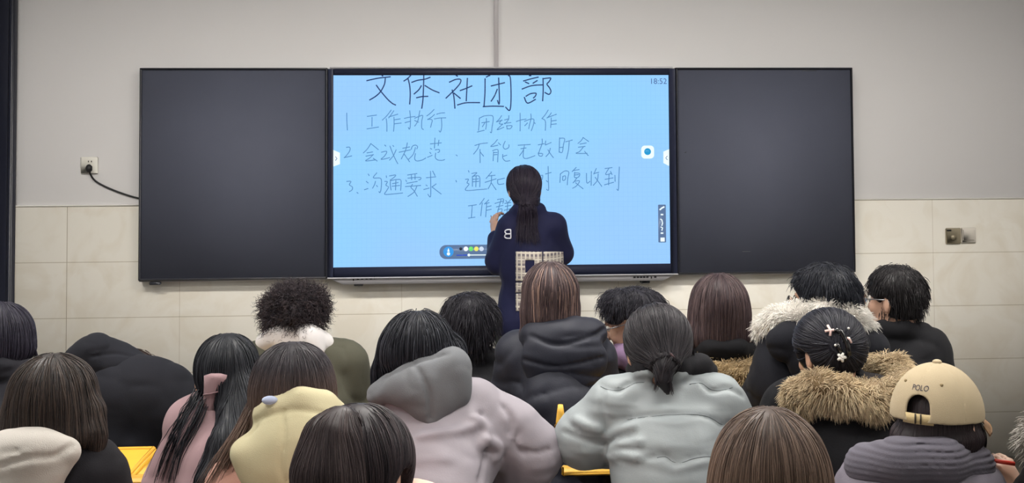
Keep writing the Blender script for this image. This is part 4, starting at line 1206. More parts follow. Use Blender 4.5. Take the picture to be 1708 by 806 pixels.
# ---------------------------------------------------------------- teacher writing at the display
p = Person('person in a long navy coat with plaid patches writing on the glowing display', 322, (874, 278, 0), (877, 350, -1), (853, 378, 0), (922, 378, -2), yaw=-0.15, pitch=0.05, lean=-0.01, standing=True,
           ell=(832, 436, 16), elr=(934, 422, 24), wrl=(828, 394, 54), wrr=(905, 436, 72), bh=0.0055, group=None,
           handl=((-0.15, 0.25, 1.0), (-0.9, -0.5, 0.1), 0.75), handr=((-0.7, 0.6, 0.1), (0, 0.2, 1), 0.5), hs=0.96, trousers=mat('trousers_olive', (70, 74, 66), 0.85, 0.2))
navy = cloth('coat_navy', (27, 29, 60), 0.75, 0.15)
p.jacket('coat', navy, 0.008, [('e', 884, 440, -3, 52, 70, 36), ('e', 880, 520, -2, 50, 85, 40), ('e', 878, 570, 0, 48, 40, 40), ('c', [(861, 354, -2, 9), (868, 350, -12, 11), (886, 348, -14, 12), (899, 350, -4, 10), (901, 354, 8, 8)]),
         ('c', [(853, 380, 0, 21), (831, 432, 12, 20)]), ('c', [(922, 378, 0, 22), (934, 416, 20, 20)]), ('c', [(831, 436, 14, 19), (829, 404, 50, 12)])],
         fold=0.006, fr=(8, 8, 6), seed=3, h=0.008, hem=0.17)
p.hair([('e', 874, 304, 0, 27.5, 28, 31), ('e', 873, 322, -4, 23, 22, 26), ('e', 888, 334, -6, 12, 18, 22), ('c', [(875, 330, -24, 10), (878, 346, -24, 11), (880, 356, -20, 9)], 0.015)], ears=(), face=0.125,
       cut=[('e', 846, 338, 12, 12, 16, 24)], flow='tie', tie=p.q(876, 334, -28), tiedist=0.03, N=1300, L=(0.1, 0.28), R=0.0012, col=(40, 36, 50), col2=(66, 58, 68), h=0.006, extra_paths=[([(870 + i * 5, 346), (868 + i * 6, 368), (867 + i * 6.5, 392), (868 + i * 7, 406)], 40, 0.012, 0) for i in range(5)])
pm = plaid_mat()
p.patch('plaid_patch', pm, p.jf, 861, 420, 903.5, 469, 14, 14, hole=(875, 434, 890, 455))
p.patch('plaid_patch', pm, p.jf, 906, 420, 939, 469, 10, 12)
p.patch('plaid_patch', pm, p.jf, 861, 471.5, 903.5, 488, 10, 5)
p.patch('plaid_patch', pm, p.jf, 861, 490, 903.5, 519, 10, 8)
def surf_line(fl, poly, off=0.003):
    pp = densify(poly, 4); P, n = fl.surf(pp[:, 0], pp[:, 1]); return P + n * off
lb = MB()
lb.tube(surf_line(p.jf, [(852, 383), (852.3, 390), (852.6, 397.5)]), 0.0036, 6)
lb.tube(surf_line(p.jf, [(852, 383), (846, 383.3), (842.8, 386), (845, 389.6), (851.5, 390)]), 0.0036, 6)
lb.tube(surf_line(p.jf, [(851.5, 390), (845, 390.4), (842.3, 394), (845.5, 397.3), (852.6, 397.5)]), 0.0036, 6)
lb.build('letter_badge', mat('badge_white', (225, 225, 235), 0.7), p.jo)
pen = empty('stylus_pen', p.q(822, 370, 64), 'slim stylus in the raised hand of the person at the display', 'pen')
a, b = p.q(820, 362, 84), p.q(832, 380, 50)
MB().tube([a, b], 0.0055, 8).build('barrel', mat('pen_white', (225, 222, 215), 0.4), pen, True); MB().tube([a + (a - b) * 0.12, a], [0.0015, 0.005], 8).build('nib', dark, pen, True)

# ---------------------------------------------------------------- front row
p = Person('person with curly black hair, white hood and olive jacket under left blackboard', 468, (492, 484, 0), (494, 578, -4), (440, 607, 0), (572, 606, 2), yaw=0.15, lean=0.10, elr=(592, 690, 20), ell=(415, 700, 20))
p.jacket('jacket', cloth('jacket_olive', (76, 75, 64)), 0.035, [('e', 500, 660, -30, 85, 60, 45)], fold=0.012, fr=(7, 7, 12), seed=4)
p.piece('hood', cloth('hood_white', (206, 202, 202)), [('c', [(456, 586, 26, 12), (446, 574, -4, 17), (475, 563, -32, 22), (512, 566, -36, 22), (538, 574, -10, 17), (540, 588, 24, 12)], 0.02), ('e', 487, 562, -22, 46, 20, 26), ('e', 456, 570, -8, 20, 16, 22), ('e', 505, 588, -46, 34, 18, 14)], kk=0.035,
        fold=0.003, fr=(8, 8, 14), grooves=[([(508, 552), (505, 575), (503, 600)],)])
p.hair([('e', 491, 512, 0, 49, 31, 44), ('e', 491, 532, -4, 42, 24, 40), ('e', 490, 552, -10, 32, 14, 30)], ears=(1,), rough=0.016, flow='curly', curl=0.005, curlk=14, N=4200, L=(0.025, 0.055), R=0.0010,
       col=(36, 32, 38), col2=(70, 60, 62), lift=0.016, seed=2)

p = Person('person with short dark hair and black jacket seen directly in front of the navy coat', 468, (784, 488, 0), (786, 598, -4), (715, 634, 0), (858, 628, 2), lean=0.12, elr=(892, 720, 26), ell=(680, 720, 20), yaw=0.1)
p.jacket('jacket', cloth('jacket_black', (21, 21, 25)), 0.02, [('c', [(748, 606, 0, 14), (772, 592, -22, 16), (805, 592, -24, 16), (828, 604, -2, 14)], 0.02)], fold=0.007, seed=5)
p.hair([('e', 783, 528, 0, 46, 38, 46), ('e', 783, 548, -6, 42, 30, 40), ('e', 784, 572, -16, 32, 20, 20)], ears=(1,), N=3600, L=(0.03, 0.07), R=0.0010, col=(32, 31, 38), col2=(52, 50, 56), flow='short', rough=0.006, seed=3)

p.piece('shirt_collar', cloth('collar_white', (205, 202, 200)), [('c', [(808, 588, -16, 7), (826, 590, -6, 8), (838, 597, 8, 6)], 0.01)], fold=0.0, h=0.004)

p = Person('person with long brown hair streaked blonde over a black puffer hood', 500, (918, 440, 0), (925, 558, -4), (872, 596, 0), (982, 592, 0), lean=0.12, hs=0.95, ell=(850, 690, 24), elr=(1003, 690, 24))
bp = cloth('puffer_black', (29, 31, 43), 0.6, 0.12, 300, 0.03, 0.3, 0.05, 0.35, (5, 5, 14))
p.jacket('jacket', bp, 0.035, [('e', 935, 640, -24, 78, 70, 42)], fold=0.012, fr=(8, 8, 16), seed=6)
p.piece('hood', bp, [('e', 940, 556, -30, 66, 30, 34), ('e', 942, 600, -52, 70, 58, 30), ('e', 985, 556, -10, 30, 26, 40), ('e', 890, 570, -10, 24, 32, 36), ('e', 940, 650, -58, 60, 50, 22)],
        fold=0.008, fr=(4, 4, 16), seed=8, grooves=[([(885, 560), (930, 575), (985, 562), (1010, 548)], 0.007), ([(872, 600), (930, 612), (1008, 596)], 0.006), ([(880, 640), (940, 655), (1000, 640)], 0.005), ([(936, 640), (932, 665), (930, 690)], 0.003)])
p.hair([('e', 918, 486, 0, 46, 48, 50), ('e', 917, 520, -6, 47, 48, 44), ('c', [(893, 520, -4, 22), (886, 560, -14, 16), (878, 596, -22, 8)], 0.02), ('c', [(945, 515, -4, 20), (950, 545, -16, 14)], 0.02)], N=2200, L=(0.14, 0.34), R=0.0012,
       col=(60, 49, 52), col2=(108, 91, 90), streak=(0.22, (160, 132, 120), p.q(930, 470, -40), 0.08), seed=4)

p = Person('person with tousled black hair, thin glasses and a purple hood, turned left', 462, (1056, 482, 0), (1058, 588, 4), (990, 622, 6), (1112, 628, -8), yaw=-1.15, pitch=0.3, lean=0.1, ell=(958, 690, 20), elr=(1140, 720, 20))
p.jacket('jacket', cloth('jacket_black', (21, 21, 25)), 0.025, [('e', 980, 670, 0, 50, 50, 60)], fold=0.008, seed=7)
p.piece('hood', cloth('hood_purple', (118, 96, 124)), [('c', [(1024, 600, -30, 12), (1034, 590, -12, 16), (1044, 596, -36, 20), (1060, 600, -46, 18), (1090, 594, -24, 16)], 0.02)], fold=0.006)
p.hair([('e', 1057, 510, 0, 46, 28, 44), ('e', 1068, 526, 0, 38, 34, 42), ('e', 1030, 504, 0, 20, 16, 34), ('e', 1072, 556, -4, 26, 20, 26)], face=0.12, ears=(-1,), cut=[('e', 1018, 566, 0, 24, 28, 70)], rough=0.012, N=4200, L=(0.03, 0.075), R=0.0010, flow='short', curl=0.004, curlk=8, col=(30, 30, 38), col2=(62, 60, 68), seed=5)
silver = mat('glasses_silver', (160, 160, 166), 0.3, 0.5, metal=0.8)
p.glasses(silver)

p = Person('person with very long straight brown hair and dark coat under the right blackboard', 468, (1200, 459, 0), (1203, 578, -2), (1148, 610, 0), (1262, 610, 0), hs=0.97, lean=0.1)
p.jacket('coat', cloth('coat_black', (17, 17, 21)), 0.02, [('c', [(1160, 585, -4, 17), (1185, 580, -34, 20), (1225, 580, -34, 20), (1252, 586, -4, 17)], 0.02)], fold=0.006, seed=8)
p.fur('fur_trim', [('c', [(1166, 612, -44, 15), (1195, 622, -56, 18), (1230, 624, -54, 18), (1256, 610, -30, 16)], 0.02)], 2600, 0.034, (128, 106, 74), (190, 166, 124), seed=3)
p.hair([('e', 1200, 506, 0, 48, 49, 50), ('e', 1200, 530, -6, 52, 48, 44), ('e', 1201, 560, -18, 55, 34, 30)], N=2400, L=(0.15, 0.36), R=0.0012, col=(56, 46, 50), col2=(98, 82, 82), seed=6)

p = Person('person with full black hair and dark-rimmed glasses in a coat with white fur', 498, (1378, 441, 0), (1376, 552, 0), (1308, 585, 4), (1440, 590, -6), yaw=-0.85, pitch=0.1, lean=0.12, ell=(1275, 680, 20), elr=(1468, 690, 20))
cn = cloth('coat_ink', (20, 21, 28))
p.jacket('coat', cn, 0.03, [('e', 1300, 640, -10, 52, 70, 50)], fold=0.008, seed=9)
p.fur('fur_trim', [('c', [(1272, 548, 10, 15), (1296, 534, -10, 17), (1330, 524, -34, 17), (1375, 520, -44, 16), (1415, 524, -36, 16), (1448, 545, -8, 12)], 0.02)], 5000, 0.024, (206, 200, 192), (245, 242, 236), down=0.1, seed=4, R=0.0008)
p.piece('hood', cn, [('e', 1365, 572, -44, 88, 44, 34), ('e', 1375, 606, -56, 62, 40, 24)], fold=0.009, fr=(8, 8, 14), seed=3)
p.hair([('e', 1380, 478, 0, 49, 36, 48), ('e', 1385, 498, -4, 46, 32, 44), ('e', 1352, 474, 0, 20, 20, 30)], face=0.118, ears=(-1,), cut=[('e', 1321, 503, -6, 11, 16, 60)], N=4400, L=(0.02, 0.05), R=0.0010, col=(26, 28, 36), col2=(46, 48, 56), rough=0.006, flow='short', seed=7)
p.glasses(mat('glasses_black', (22, 22, 26), 0.3, 0.5), 0.026)

p = Person('person with short neat hair and thin glasses, black jacket, farthest right in front row', 468, (1496, 443, 0), (1494, 552, 0), (1462, 580, 8), (1546, 584, -8), yaw=-0.62, pitch=0.05, lean=0.08, ell=(1440, 670, 20), elr=(1572, 680, 20))
p.jacket('jacket', cloth('jacket_black', (21, 21, 25)), 0.025, [('c', [(1462, 554, 10, 13), (1474, 551, -18, 16), (1506, 548, -30, 18), (1538, 554, -12, 16)], 0.02), ('e', 1530, 600, -10, 55, 52, 50)], fold=0.007, fr=(6, 6, 18), seed=10)
p.hair([('e', 1497, 478, 0, 42, 33, 45), ('e', 1502, 494, -4, 38, 32, 40), ('e', 1506, 518, -12, 28, 20, 26)], face=0.118, ears=(-1,), cut=[('e', 1454, 518, -10, 15, 20, 60)], N=3800, L=(0.015, 0.035), R=0.0010, col=(28, 26, 28), col2=(48, 45, 47), flow='short', seed=8)
p.glasses(silver)

p = Person('person bent low over the desk, black hoodie with hood up behind the neck, far left', 458, (222, 596, 44), (196, 630, 4), (150, 664, -4), (300, 672, -4), yaw=0.25, pitch=0.9, lean=0.0, ell=(130, 740, 40), elr=(335, 720, 40))
bh_ = cloth('hoodie_black', (24, 25, 32))
p.jacket('hoodie', bh_, 0.03, [('e', 235, 672, -24, 102, 76, 60), ('e', 200, 640, -8, 80, 50, 50), ('e', 300, 690, -10, 60, 60, 60)], fold=0.007, fr=(7, 7, 10), seed=11)
p.piece('hood', bh_, [('e', 160, 588, -2, 38, 26, 30), ('c', [(128, 605, -10, 24), (162, 588, -16, 26), (205, 598, -4, 20), (236, 606, 10, 15)], 0.04), ('e', 182, 612, -22, 60, 26, 26)], fold=0.006, grooves=[([(150, 596), (195, 590), (240, 600)], 0.005)])
p.hair([('e', 222, 616, 44, 36, 34, 42)], N=1200, L=(0.03, 0.07), R=0.0010, flow='short', col=(44, 36, 34), col2=(78, 62, 56), rough=0.006, lift=0.01, seed=9)

p = Person('person with a dark bob cut off by the left edge beside the door frame', 560, (2, 508, 0), (0, 628, 0), (-62, 662, 0), (62, 650, 0), hs=0.98, lean=0.12, elr=(100, 740, 20))
p.jacket('coat', cloth('coat_charcoal', (40, 40, 46)), 0.03, [('c', [(-40, 622, 0, 20), (0, 610, -34, 22), (36, 618, -14, 20)], 0.02), ('e', 60, 660, -10, 60, 50, 50)], fold=0.01, fr=(6, 6, 16), seed=12, grooves=[([(0, 622), (30, 616), (60, 606)], 0.005), ([(0, 640), (34, 628), (64, 614)], 0.005)])
p.hair([('e', 0, 556, 0, 52, 50, 54), ('e', 0, 580, -2, 57, 34, 50)], N=1600, L=(0.1, 0.22), R=0.0012, col=(36, 34, 46), col2=(60, 58, 70), seed=10, extra_paths=[([(50, 560, 0), (58, 585, 0), (62, 602, 0)], 25, 0.004, 0)])

# ---------------------------------------------------------------- second row
p = Person('person with long black hair down a pale pink coat, left of the cream hood', 590, (378, 561, 0), (366, 668, -4), (326, 712, -6), (424, 708, 6), hs=0.95, yaw=0.1, pitch=0.25, lean=0.2, ell=(292, 810, 10), elr=(450, 800, 40))
pink = cloth('coat_pink', (150, 124, 128), 0.9)
p.jacket('coat', pink, 0.03, [('e', 345, 745, -30, 66, 80, 46), ('e', 305, 800, -10, 46, 70, 50)], fold=0.010, fr=(8, 8, 10), seed=13)
# the turned-up corner of the pink hood that shows between the hair
fp = [(340, 627), (352, 623), (368, 623), (379, 626), (376, 638), (368, 650), (361, 664), (357, 686), (352, 712), (338, 712), (338, 690), (339, 668), (340, 648)]
fv = [p.q(x, y, -62 + 0.11 * (y - 623)) for x, y in fp]; fb = [p.q(x, y, -50 + 0.11 * (y - 623)) for x, y in fp]
mid_f = [p.q(358, 634, -66), p.q(352, 660, -62), p.q(347, 690, -58)]
nf = len(fp); ix = lambda k: [k, (k + 1) % nf]
mb = MB(); near_ = [0, 0, 0, 0, 0, 1, 1, 2, 2, 2, 2, 1, 0]
Fq = []
for k in range(nf):
    a_, b_ = ix(k); Fq.append((a_, 2 * nf + near_[a_], b_))
    if near_[a_] != near_[b_]: Fq.append((b_, 2 * nf + near_[a_], 2 * nf + near_[b_]))
    Fq.append((a_, b_, nf + b_, nf + a_))
mb.put(fv + fb + mid_f, Fq + [tuple(range(2 * nf - 1, nf - 1, -1))])
fo = mb.build('hood', pink, p.o, True)
MB().tube([p.q(339, 659, -61), p.q(352, 657, -65), p.q(366, 653, -61)], 0.0022, 6).build('hood_crease', cloth('crease_shade_pink', (132, 106, 110)), fo, True)  # fold crease across the flap, its shade put into a darker pink tube
p.hair([('e', 379, 600, 0, 48, 42, 50), ('e', 379, 622, -10, 50, 44, 44), ('e', 385, 650, -20, 46, 44, 40), ('o', [(404, 668, 32), (398, 700, 32), (380, 750, 30), (352, 806, 24)], 0.03)], N=2200, L=(0.2, 0.42), R=0.0012,
       col=(26, 28, 34), col2=(54, 56, 62), seed=11, extra_paths=[([(338, 655), (318, 690), (292, 740), (270, 800)], 34, 0.012, 0), ([(344, 670), (330, 700), (306, 750), (290, 806)], 30, 0.013, 0), ([(392, 680), (376, 710), (352, 760), (335, 806)], 60, 0.010, 0)])

p = Person('person in a lavender puffer jacket with a big grey hood, hunched over the desk', 600, (697, 522, 10), (704, 640, -8), (668, 704, -12), (800, 694, 0), yaw=-0.25, pitch=0.35, lean=0.28, ell=(600, 780, 20), elr=(886, 752, 4), wrr=(830, 800, 60), wrl=(640, 800, 80))
lav = cloth('puffer_lavender', (148, 142, 150), 0.6, 0.08, 250, 0.03, 0.3, 0.02, 0.75, (7, 7, 12))
p.jacket('jacket', lav, 0.022, [('e', 735, 750, -40, 104, 96, 62), ('c', [(800, 694, -4, 46), (850, 718, 0, 46), (884, 756, 4, 45)], 0.04), ('c', [(884, 758, 4, 44), (862, 820, 30, 40)], 0.03), ('c', [(690, 660, -10, 36), (790, 664, -14, 30)], 0.03)],
         fold=0.005, h=0.0075, fr=(8, 8, 10), seed=14, hem=0.12, grooves=[([(800, 690), (812, 730), (805, 780), (800, 806)], 0.006), ([(838, 676), (852, 700), (848, 724)], 0.006), ([(868, 720), (858, 742), (876, 760)], 0.005), ([(872, 752), (896, 756), (914, 750)], 0.005), ([(806, 748), (824, 752), (836, 762)], 0.005)],
         ridges=[([(790, 700), (808, 716), (800, 745)], 0.008), ([(812, 735), (830, 745), (826, 765)], 0.007), ([(700, 730), (750, 722), (790, 712)], 0.006)])
p.piece('hood', cloth('hood_grey', (104, 106, 110)), [('e', 752, 620, -40, 36, 40, 40), ('e', 700, 638, -54, 62, 38, 36, -20), ('e', 646, 648, -30, 38, 20, 36, -35), ('e', 624, 656, -14, 16, 14, 26, -30), ('e', 722, 664, -72, 44, 36, 24), ('c', [(700, 660, -66, 34), (719, 698, -78, 13)], 0.03), ('e', 765, 650, -50, 22, 34, 28)], fold=0.007, fr=(9, 9, 9), seed=5,
        grooves=[([(689, 606), (706, 632), (716, 660), (718, 700)], 0.006), ([(640, 630), (690, 606), (745, 590)], 0.006)])
p.hair([('e', 698, 568, 8, 54, 47, 56), ('e', 692, 590, 0, 56, 46, 52), ('c', [(660, 580, 10, 22), (640, 620, 8, 14), (628, 648, 4, 7)], 0.03), ('e', 752, 590, 20, 24, 30, 40)], N=1800, L=(0.1, 0.24), R=0.0012, col=(30, 31, 38), col2=(62, 64, 72), seed=12, lift=0.008,
       extra_paths=[([(660, 550, -10), (638, 585, -10), (626, 620, -8)], 16, 0.004, 0), ([(655, 570, 0), (640, 610, 0), (622, 655, 0)], 26, 0.005, 0)])

p = Person('person with a low messy bun in a silver mint puffer jacket', 600, (1098, 511, 0), (1106, 642, -4), (1030, 676, -8), (1196, 672, -8), lean=0.16, ell=(976, 730, 6), elr=(1256, 765, 10), wrl=(1030, 752, 60), wrr=(1220, 800, 70), pitch=0.15)
sil = cloth('puffer_silver', (143, 150, 153), 0.5, 0.08, 250, 0.03, 0.3, 0.02, 0.8, (4, 4, 20))
p.jacket('jacket', sil, 0.02, h=0.0075, extra= [('e', 1124, 752, -34, 108, 100, 62), ('c', [(1028, 678, -4, 40), (976, 732, 4, 42)], 0.03), ('c', [(976, 733, 4, 42), (1014, 744, 50, 28)], 0.03), ('c', [(1186, 676, -6, 40), (1236, 740, 0, 40)], 0.03), ('c', [(1066, 654, -14, 32), (1164, 654, -14, 32)], 0.03), ('c', [(1066, 632, 0, 14), (1080, 624, -34, 17), (1128, 624, -36, 17), (1148, 632, 0, 14)], 0.02)], fold=0.0045, fr=(6, 6, 30), seed=15, hem=0.12,
         grooves=[([(1000, 640), (1030, 652), (1050, 640), (1075, 634), (1100, 636)], 0.006), ([(1140, 640), (1165, 634), (1185, 652), (1215, 648), (1240, 660)], 0.006), ([(1040, 700), (1090, 694), (1150, 692), (1185, 698), (1205, 710), (1220, 706)], 0.0045),
                  ([(1080, 764), (1110, 762), (1125, 774), (1150, 766), (1185, 762), (1230, 776)], 0.0045), ([(1003, 648), (1006, 700), (1014, 750), (1012, 806)], 0.007), ([(940, 720), (965, 730), (985, 738), (1010, 742)], 0.005)],
         ridges=[([(1018, 750), (1040, 742), (1070, 738)], 0.006), ([(1016, 762), (1040, 760), (1065, 764)], 0.006), ([(1012, 730), (1035, 718), (1060, 712)], 0.005), ([(960, 700), (980, 712), (1000, 716)], 0.006)])
seam = mat('seam_grey', (108, 114, 118), 0.8, 0.2)
for ln in ([(1046, 701), (1070, 697), (1100, 694), (1140, 692), (1170, 693), (1188, 699), (1203, 708), (1222, 709)], [(1096, 764), (1110, 762), (1122, 770), (1136, 773), (1155, 766), (1180, 762), (1200, 765)],
           [(1002, 646), (1022, 652), (1044, 648), (1060, 640), (1075, 638)], [(1150, 642), (1170, 640), (1186, 650), (1205, 652), (1222, 646)]):
    MB().tube(surf_line(p.jf, ln, 0.0004), 0.0013, 6).build('quilting_seam', seam, p.jo, True)
p.piece('inner_collar', cloth('collar_black', (30, 30, 34)), [('c', [(1058, 618, 0, 15), (1076, 612, -30, 17), (1130, 610, -34, 18), (1168, 610, 0, 18), (1182, 618, 16, 15)], 0.02)], fold=0.004)
p.hair([('e', 1097, 562, 0, 54, 53, 55), ('e', 1099, 588, -12, 48, 42, 46), ('e', 1110, 600, -56, 24, 26, 18), ('c', [(1108, 612, -66, 17), (1106, 632, -70, 13), (1113, 655, -70, 5)], 0.012)], N=2000, L=(0.1, 0.24), R=0.0012, col=(34, 33, 38), col2=(70, 66, 70),
       flow='tie', tie=p.q(1110, 596, -50), tiedist=0.035, seed=13, ears=(), extra_paths=[([(1106, 600, -74), (1098, 625, -78), (1092, 650, -76)], 18, 0.004, 0), ([(1114, 604, -74), (1116, 632, -80), (1120, 656, -76)], 22, 0.004, 0), ([(1150, 560, -20), (1156, 590, -14), (1158, 612, -10)], 6, 0.003, 0)])
MB().tube([p.q(1110 + 15 * math.cos(t), 602 + 13 * math.sin(t), -66 + 6 * math.sin(t * 2)) for t in np.linspace(0, 6.28, 14, endpoint=False)], 0.005, 6, closed=True).build('hair_tie', mat('hair_tie', (70, 48, 52), 0.6), p.o, True)

p = Person('person with a claw clip in dark hair, thick tan fur around the hood', 600, (1384, 518, 0), (1392, 634, 0), (1324, 690, -6), (1474, 690, -4), yaw=-0.3, pitch=0.2, lean=0.14, hs=0.98)
p.jacket('coat', cloth('coat_black', (17, 17, 21)), 0.035, [('e', 1405, 740, -30, 105, 80, 60)], fold=0.007, seed=16)
p.piece('hood_lining', cloth('lining_dark', (38, 34, 36)), [('e', 1420, 640, -6, 70, 20, 44)], fold=0.004)
p.fur('fur_trim', [('c', [(1340, 684, -40, 15), (1338, 660, -58, 20), (1362, 650, -74, 21), (1405, 658, -84, 23), (1455, 662, -82, 23), (1496, 652, -62, 20), (1514, 638, -24, 19)], 0.03), ('c', [(1512, 632, -10, 19), (1490, 616, 30, 20), (1462, 608, 44, 15)], 0.03)], 14000, 0.025, (140, 118, 88), (236, 216, 180), down=0.3, seed=5, R=0.0008)
p.hair([('e', 1384, 568, 0, 57, 51, 55), ('e', 1392, 585, -8, 52, 42, 50)], ears=(-1,), cut=[('e', 1436, 628, -30, 14, 9, 40)], N=1900, L=(0.1, 0.22), R=0.0012, col=(28, 28, 36), col2=(58, 58, 66), flow='tie', tie=p.q(1400, 572, -60), tiedist=0.03, seed=14)
hc_ = MB()
P_, n_ = p.hf.surf([1394, 1402, 1408, 1412, 1414, 1402, 1396], [552, 556, 566, 578, 592, 588, 572]); P_ = P_ + n_ * 0.008
hc_.tube(P_[:5], 0.007, 8).tube(P_[5:], 0.006, 8)
for i in range(5): hc_.tube([P_[i], P_[i] + np.array([-0.012, 0.01, -0.02])], [0.004, 0.002], 6)
clip = hc_.build('hair_clip', mat('clip_black', (18, 18, 20), 0.15, 0.6), p.o, True)
pink_m = mat('clip_pink', (226, 196, 190), 0.4)
bw = MB(); q1, n1 = p.hf.surf([1377, 1383, 1391, 1381, 1386, 1385], [555, 554, 553, 546, 554, 562]); q1 = q1 + n1 * 0.011
bw.tube(q1[:3], 0.0035, 6).tube(q1[3:], 0.0035, 6); bw.build('clip_bow', pink_m, clip, True)
st_m = MB(); q1, n1 = p.hf.surf([1402], [594]); c0 = q1[0] + n1[0] * 0.012
for a in range(5):
    t = 1.2 + a * 2 * math.pi / 5; st_m.tube([c0, c0 + np.array([math.cos(t), -0.1, math.sin(t)]) * 0.013], [0.007, 0.003], 6)
st_m.build('clip_star', mat('pearl_white', (232, 230, 224), 0.2, 0.5), clip, True)
for px, py in ((1412, 551), (1413, 566), (1393, 576)):
    q1, n1 = p.hf.surf([px], [py]); MB().sphere(q1[0] + n1[0] * 0.012, 0.0035, 8, 6).build('clip_bead', mat('pearl_white', (232, 230, 224), 0.2, 0.5), clip, True)
q1, n1 = p.hf.surf([1410, 1414, 1416], [565, 568, 573]); MB().tube(q1 + n1 * 0.013, 0.003, 6).build('clip_edge', pink_m, clip, True)

# ---------------------------------------------------------------- third row
p = Person('person with brown to dark hair, large cream hood over a peach pink coat', 720, (488, 575, 0), (484, 712, -10), (440, 800, -20), (552, 800, -10), lean=0.16, pitch=0.3, desk=False, yaw=0.1)
p.jacket('coat', cloth('coat_peach', (204, 158, 144)), 0.04, [('e', 398, 816, -40, 58, 56, 56), ('e', 500, 860, -60, 100, 70, 66)], fold=0.008, seed=17)
p.piece('hood', cloth('hood_cream', (188, 180, 148), 0.9), [('e', 490, 722, -60, 66, 50, 50, -30), ('e', 520, 700, -30, 62, 44, 50), ('e', 462, 768, -78, 66, 44, 42, -30), ('e', 510, 760, -80, 70, 62, 44), ('c', [(440, 690, -50, 18), (462, 680, -66, 17), (500, 668, -70, 17), (540, 672, -50, 17)], 0.03), ('e', 406, 754, -70, 20, 18, 28), ('e', 500, 800, -84, 60, 40, 34)],
        kk=0.05, fold=0.003, fr=(6, 6, 6), seed=6, grooves=[([(470, 690), (474, 730), (470, 780), (480, 806)], 0.004), ([(400, 716), (440, 696), (490, 684), (545, 690)], 0.004)])
MB().sphere(p.q(450, 668, -84), (0.018, 0.010, 0.010)).build('mask_strap', mat('pale_blue', (168, 178, 205), 0.7), p.o, True)
p.hair([('e', 488, 630, 0, 66, 57, 66), ('e', 488, 660, -10, 72, 56, 60), ('e', 488, 700, -20, 76, 40, 50)], N=4000, L=(0.14, 0.32), R=0.0009, lift=0.002, col=(40, 38, 44), col2=(66, 60, 64), tips=(112, 92, 82), tipz=(p.q(488, 604, 0)[2], p.q(488, 690, 0)[2]), seed=15,
       extra_paths=[([(422, 680, -30), (402, 725, -50), (376, 770, -64), (345, 830, -70)], 170, 0.012, 0)])

p = Person('person with long dark hair over a white hood and black coat in the lower left', 750, (88, 595, 0), (80, 740, -6), (10, 800, -10), (140, 800, -10), lean=0.14, pitch=0.15, desk=False, hs=1.0)
p.jacket('coat', cloth('coat_night', (24, 23, 28)), 0.04, [('e', 120, 850, -30, 84, 80, 64), ('e', 60, 860, -40, 110, 80, 70)], fold=0.007, seed=18)
p.piece('hood', cloth('hood_ivory', (182, 177, 171)), [('c', [(-30, 778, -60, 38), (20, 764, -88, 38), (62, 756, -94, 32), (112, 754, -80, 22)], 0.05), ('e', 34, 806, -92, 80, 34, 40, -18), ('e', 10, 820, -90, 90, 50, 44)], fold=0.004, fr=(7, 7, 7), seed=7, grooves=[([(0, 778), (50, 764), (90, 762), (122, 742)], 0.006), ([(0, 756), (30, 752)], 0.004)])
p.hair([('e', 88, 652, 0, 70, 59, 70), ('e', 88, 690, -12, 82, 52, 62), ('e', 88, 722, -30, 84, 34, 46), ('c', [(150, 690, -10, 22), (160, 735, -26, 12), (163, 770, -34, 7)], 0.02)], N=4200, L=(0.14, 0.34), R=0.0009, lift=0.002, col=(38, 35, 36), col2=(76, 64, 58), seed=16)

# person in the cap
p = Person('person in a beige baseball cap and mauve grey puffer jacket, lower right', 720, (1566, 616, 0), (1548, 768, -4), (1468, 828, -10), (1598, 830, -10), yaw=0.78, pitch=0.05, lean=0.12, desk=False)
mau = cloth('puffer_mauve', (106, 101, 112), 0.6, 0.1, 250, 0.03, 0.3, 0.03, 0.8, (8, 8, 9))
p.jacket('jacket', mau, 0.05, [('e', 1535, 850, -40, 140, 78, 80), ('e', 1606, 824, -10, 42, 48, 60), ('e', 1450, 815, -10, 50, 55, 60)], fold=0.013, fr=(7, 7, 10), seed=19)
p.piece('ribbed_collar', cloth('collar_mauve', (94, 91, 101)), [('c', [(1440, 776, 20, 28), (1448, 778, -30, 30), (1500, 770, -66, 32), (1570, 768, -66, 32), (1622, 776, -24, 28), (1630, 776, 20, 26)], 0.04)], fold=0.0, baf=(0.006, 0.0135, (0, 0, 1), 3, 0.006), h=0.0045)
p.hair([('e', 1566, 696, 0, 60, 38, 64), ('e', 1564, 722, 0, 73, 24, 72), ('e', 1562, 732, -6, 74, 34, 62), ('e', 1560, 750, -20, 66, 26, 46), ('c', [(1622, 720, 10, 16), (1632, 756, 0, 9), (1640, 780, -6, 4)], 0.02)], N=2400, L=(0.1, 0.2), R=0.0009, scalp=0.007, lift=0.0, top=0.0, col=(40, 34, 38), col2=(66, 56, 58), seed=17,
       extra_paths=[([(1634, 705, 10), (1642, 735, 6), (1636, 770, 0)], 10, 0.003, 0), ([(1628, 710, -10), (1630, 745, -14), (1622, 775, -20)], 12, 0.004, 0)])
cc = p.q(1563, 690, 0); CM = p.M; cr = np.array([0.103, 0.116, 0.117])
cl = lambda x, y, z: cc + x * p.r + y * p.f + z * p.u
cf = Field(cc - 0.16, cc + 0.16, 0.0032)
cf.ell(cc, cr, 0.0, CM); cf.ell(cc - p.u * 0.004, cr - 0.0065, 0.003, CM, 's'); cf.plane(cc - p.u * 0.008, -p.u, 0.002)
cf.cone(cl(0, -0.2, 0.012), cl(0, -0.06, 0.012), 0.030, 0.026, 0.003, 's'); cf.cone(cl(0, -0.2, 0.026), cl(0, -0.06, 0.026), 0.026, 0.026, 0.003, 's')
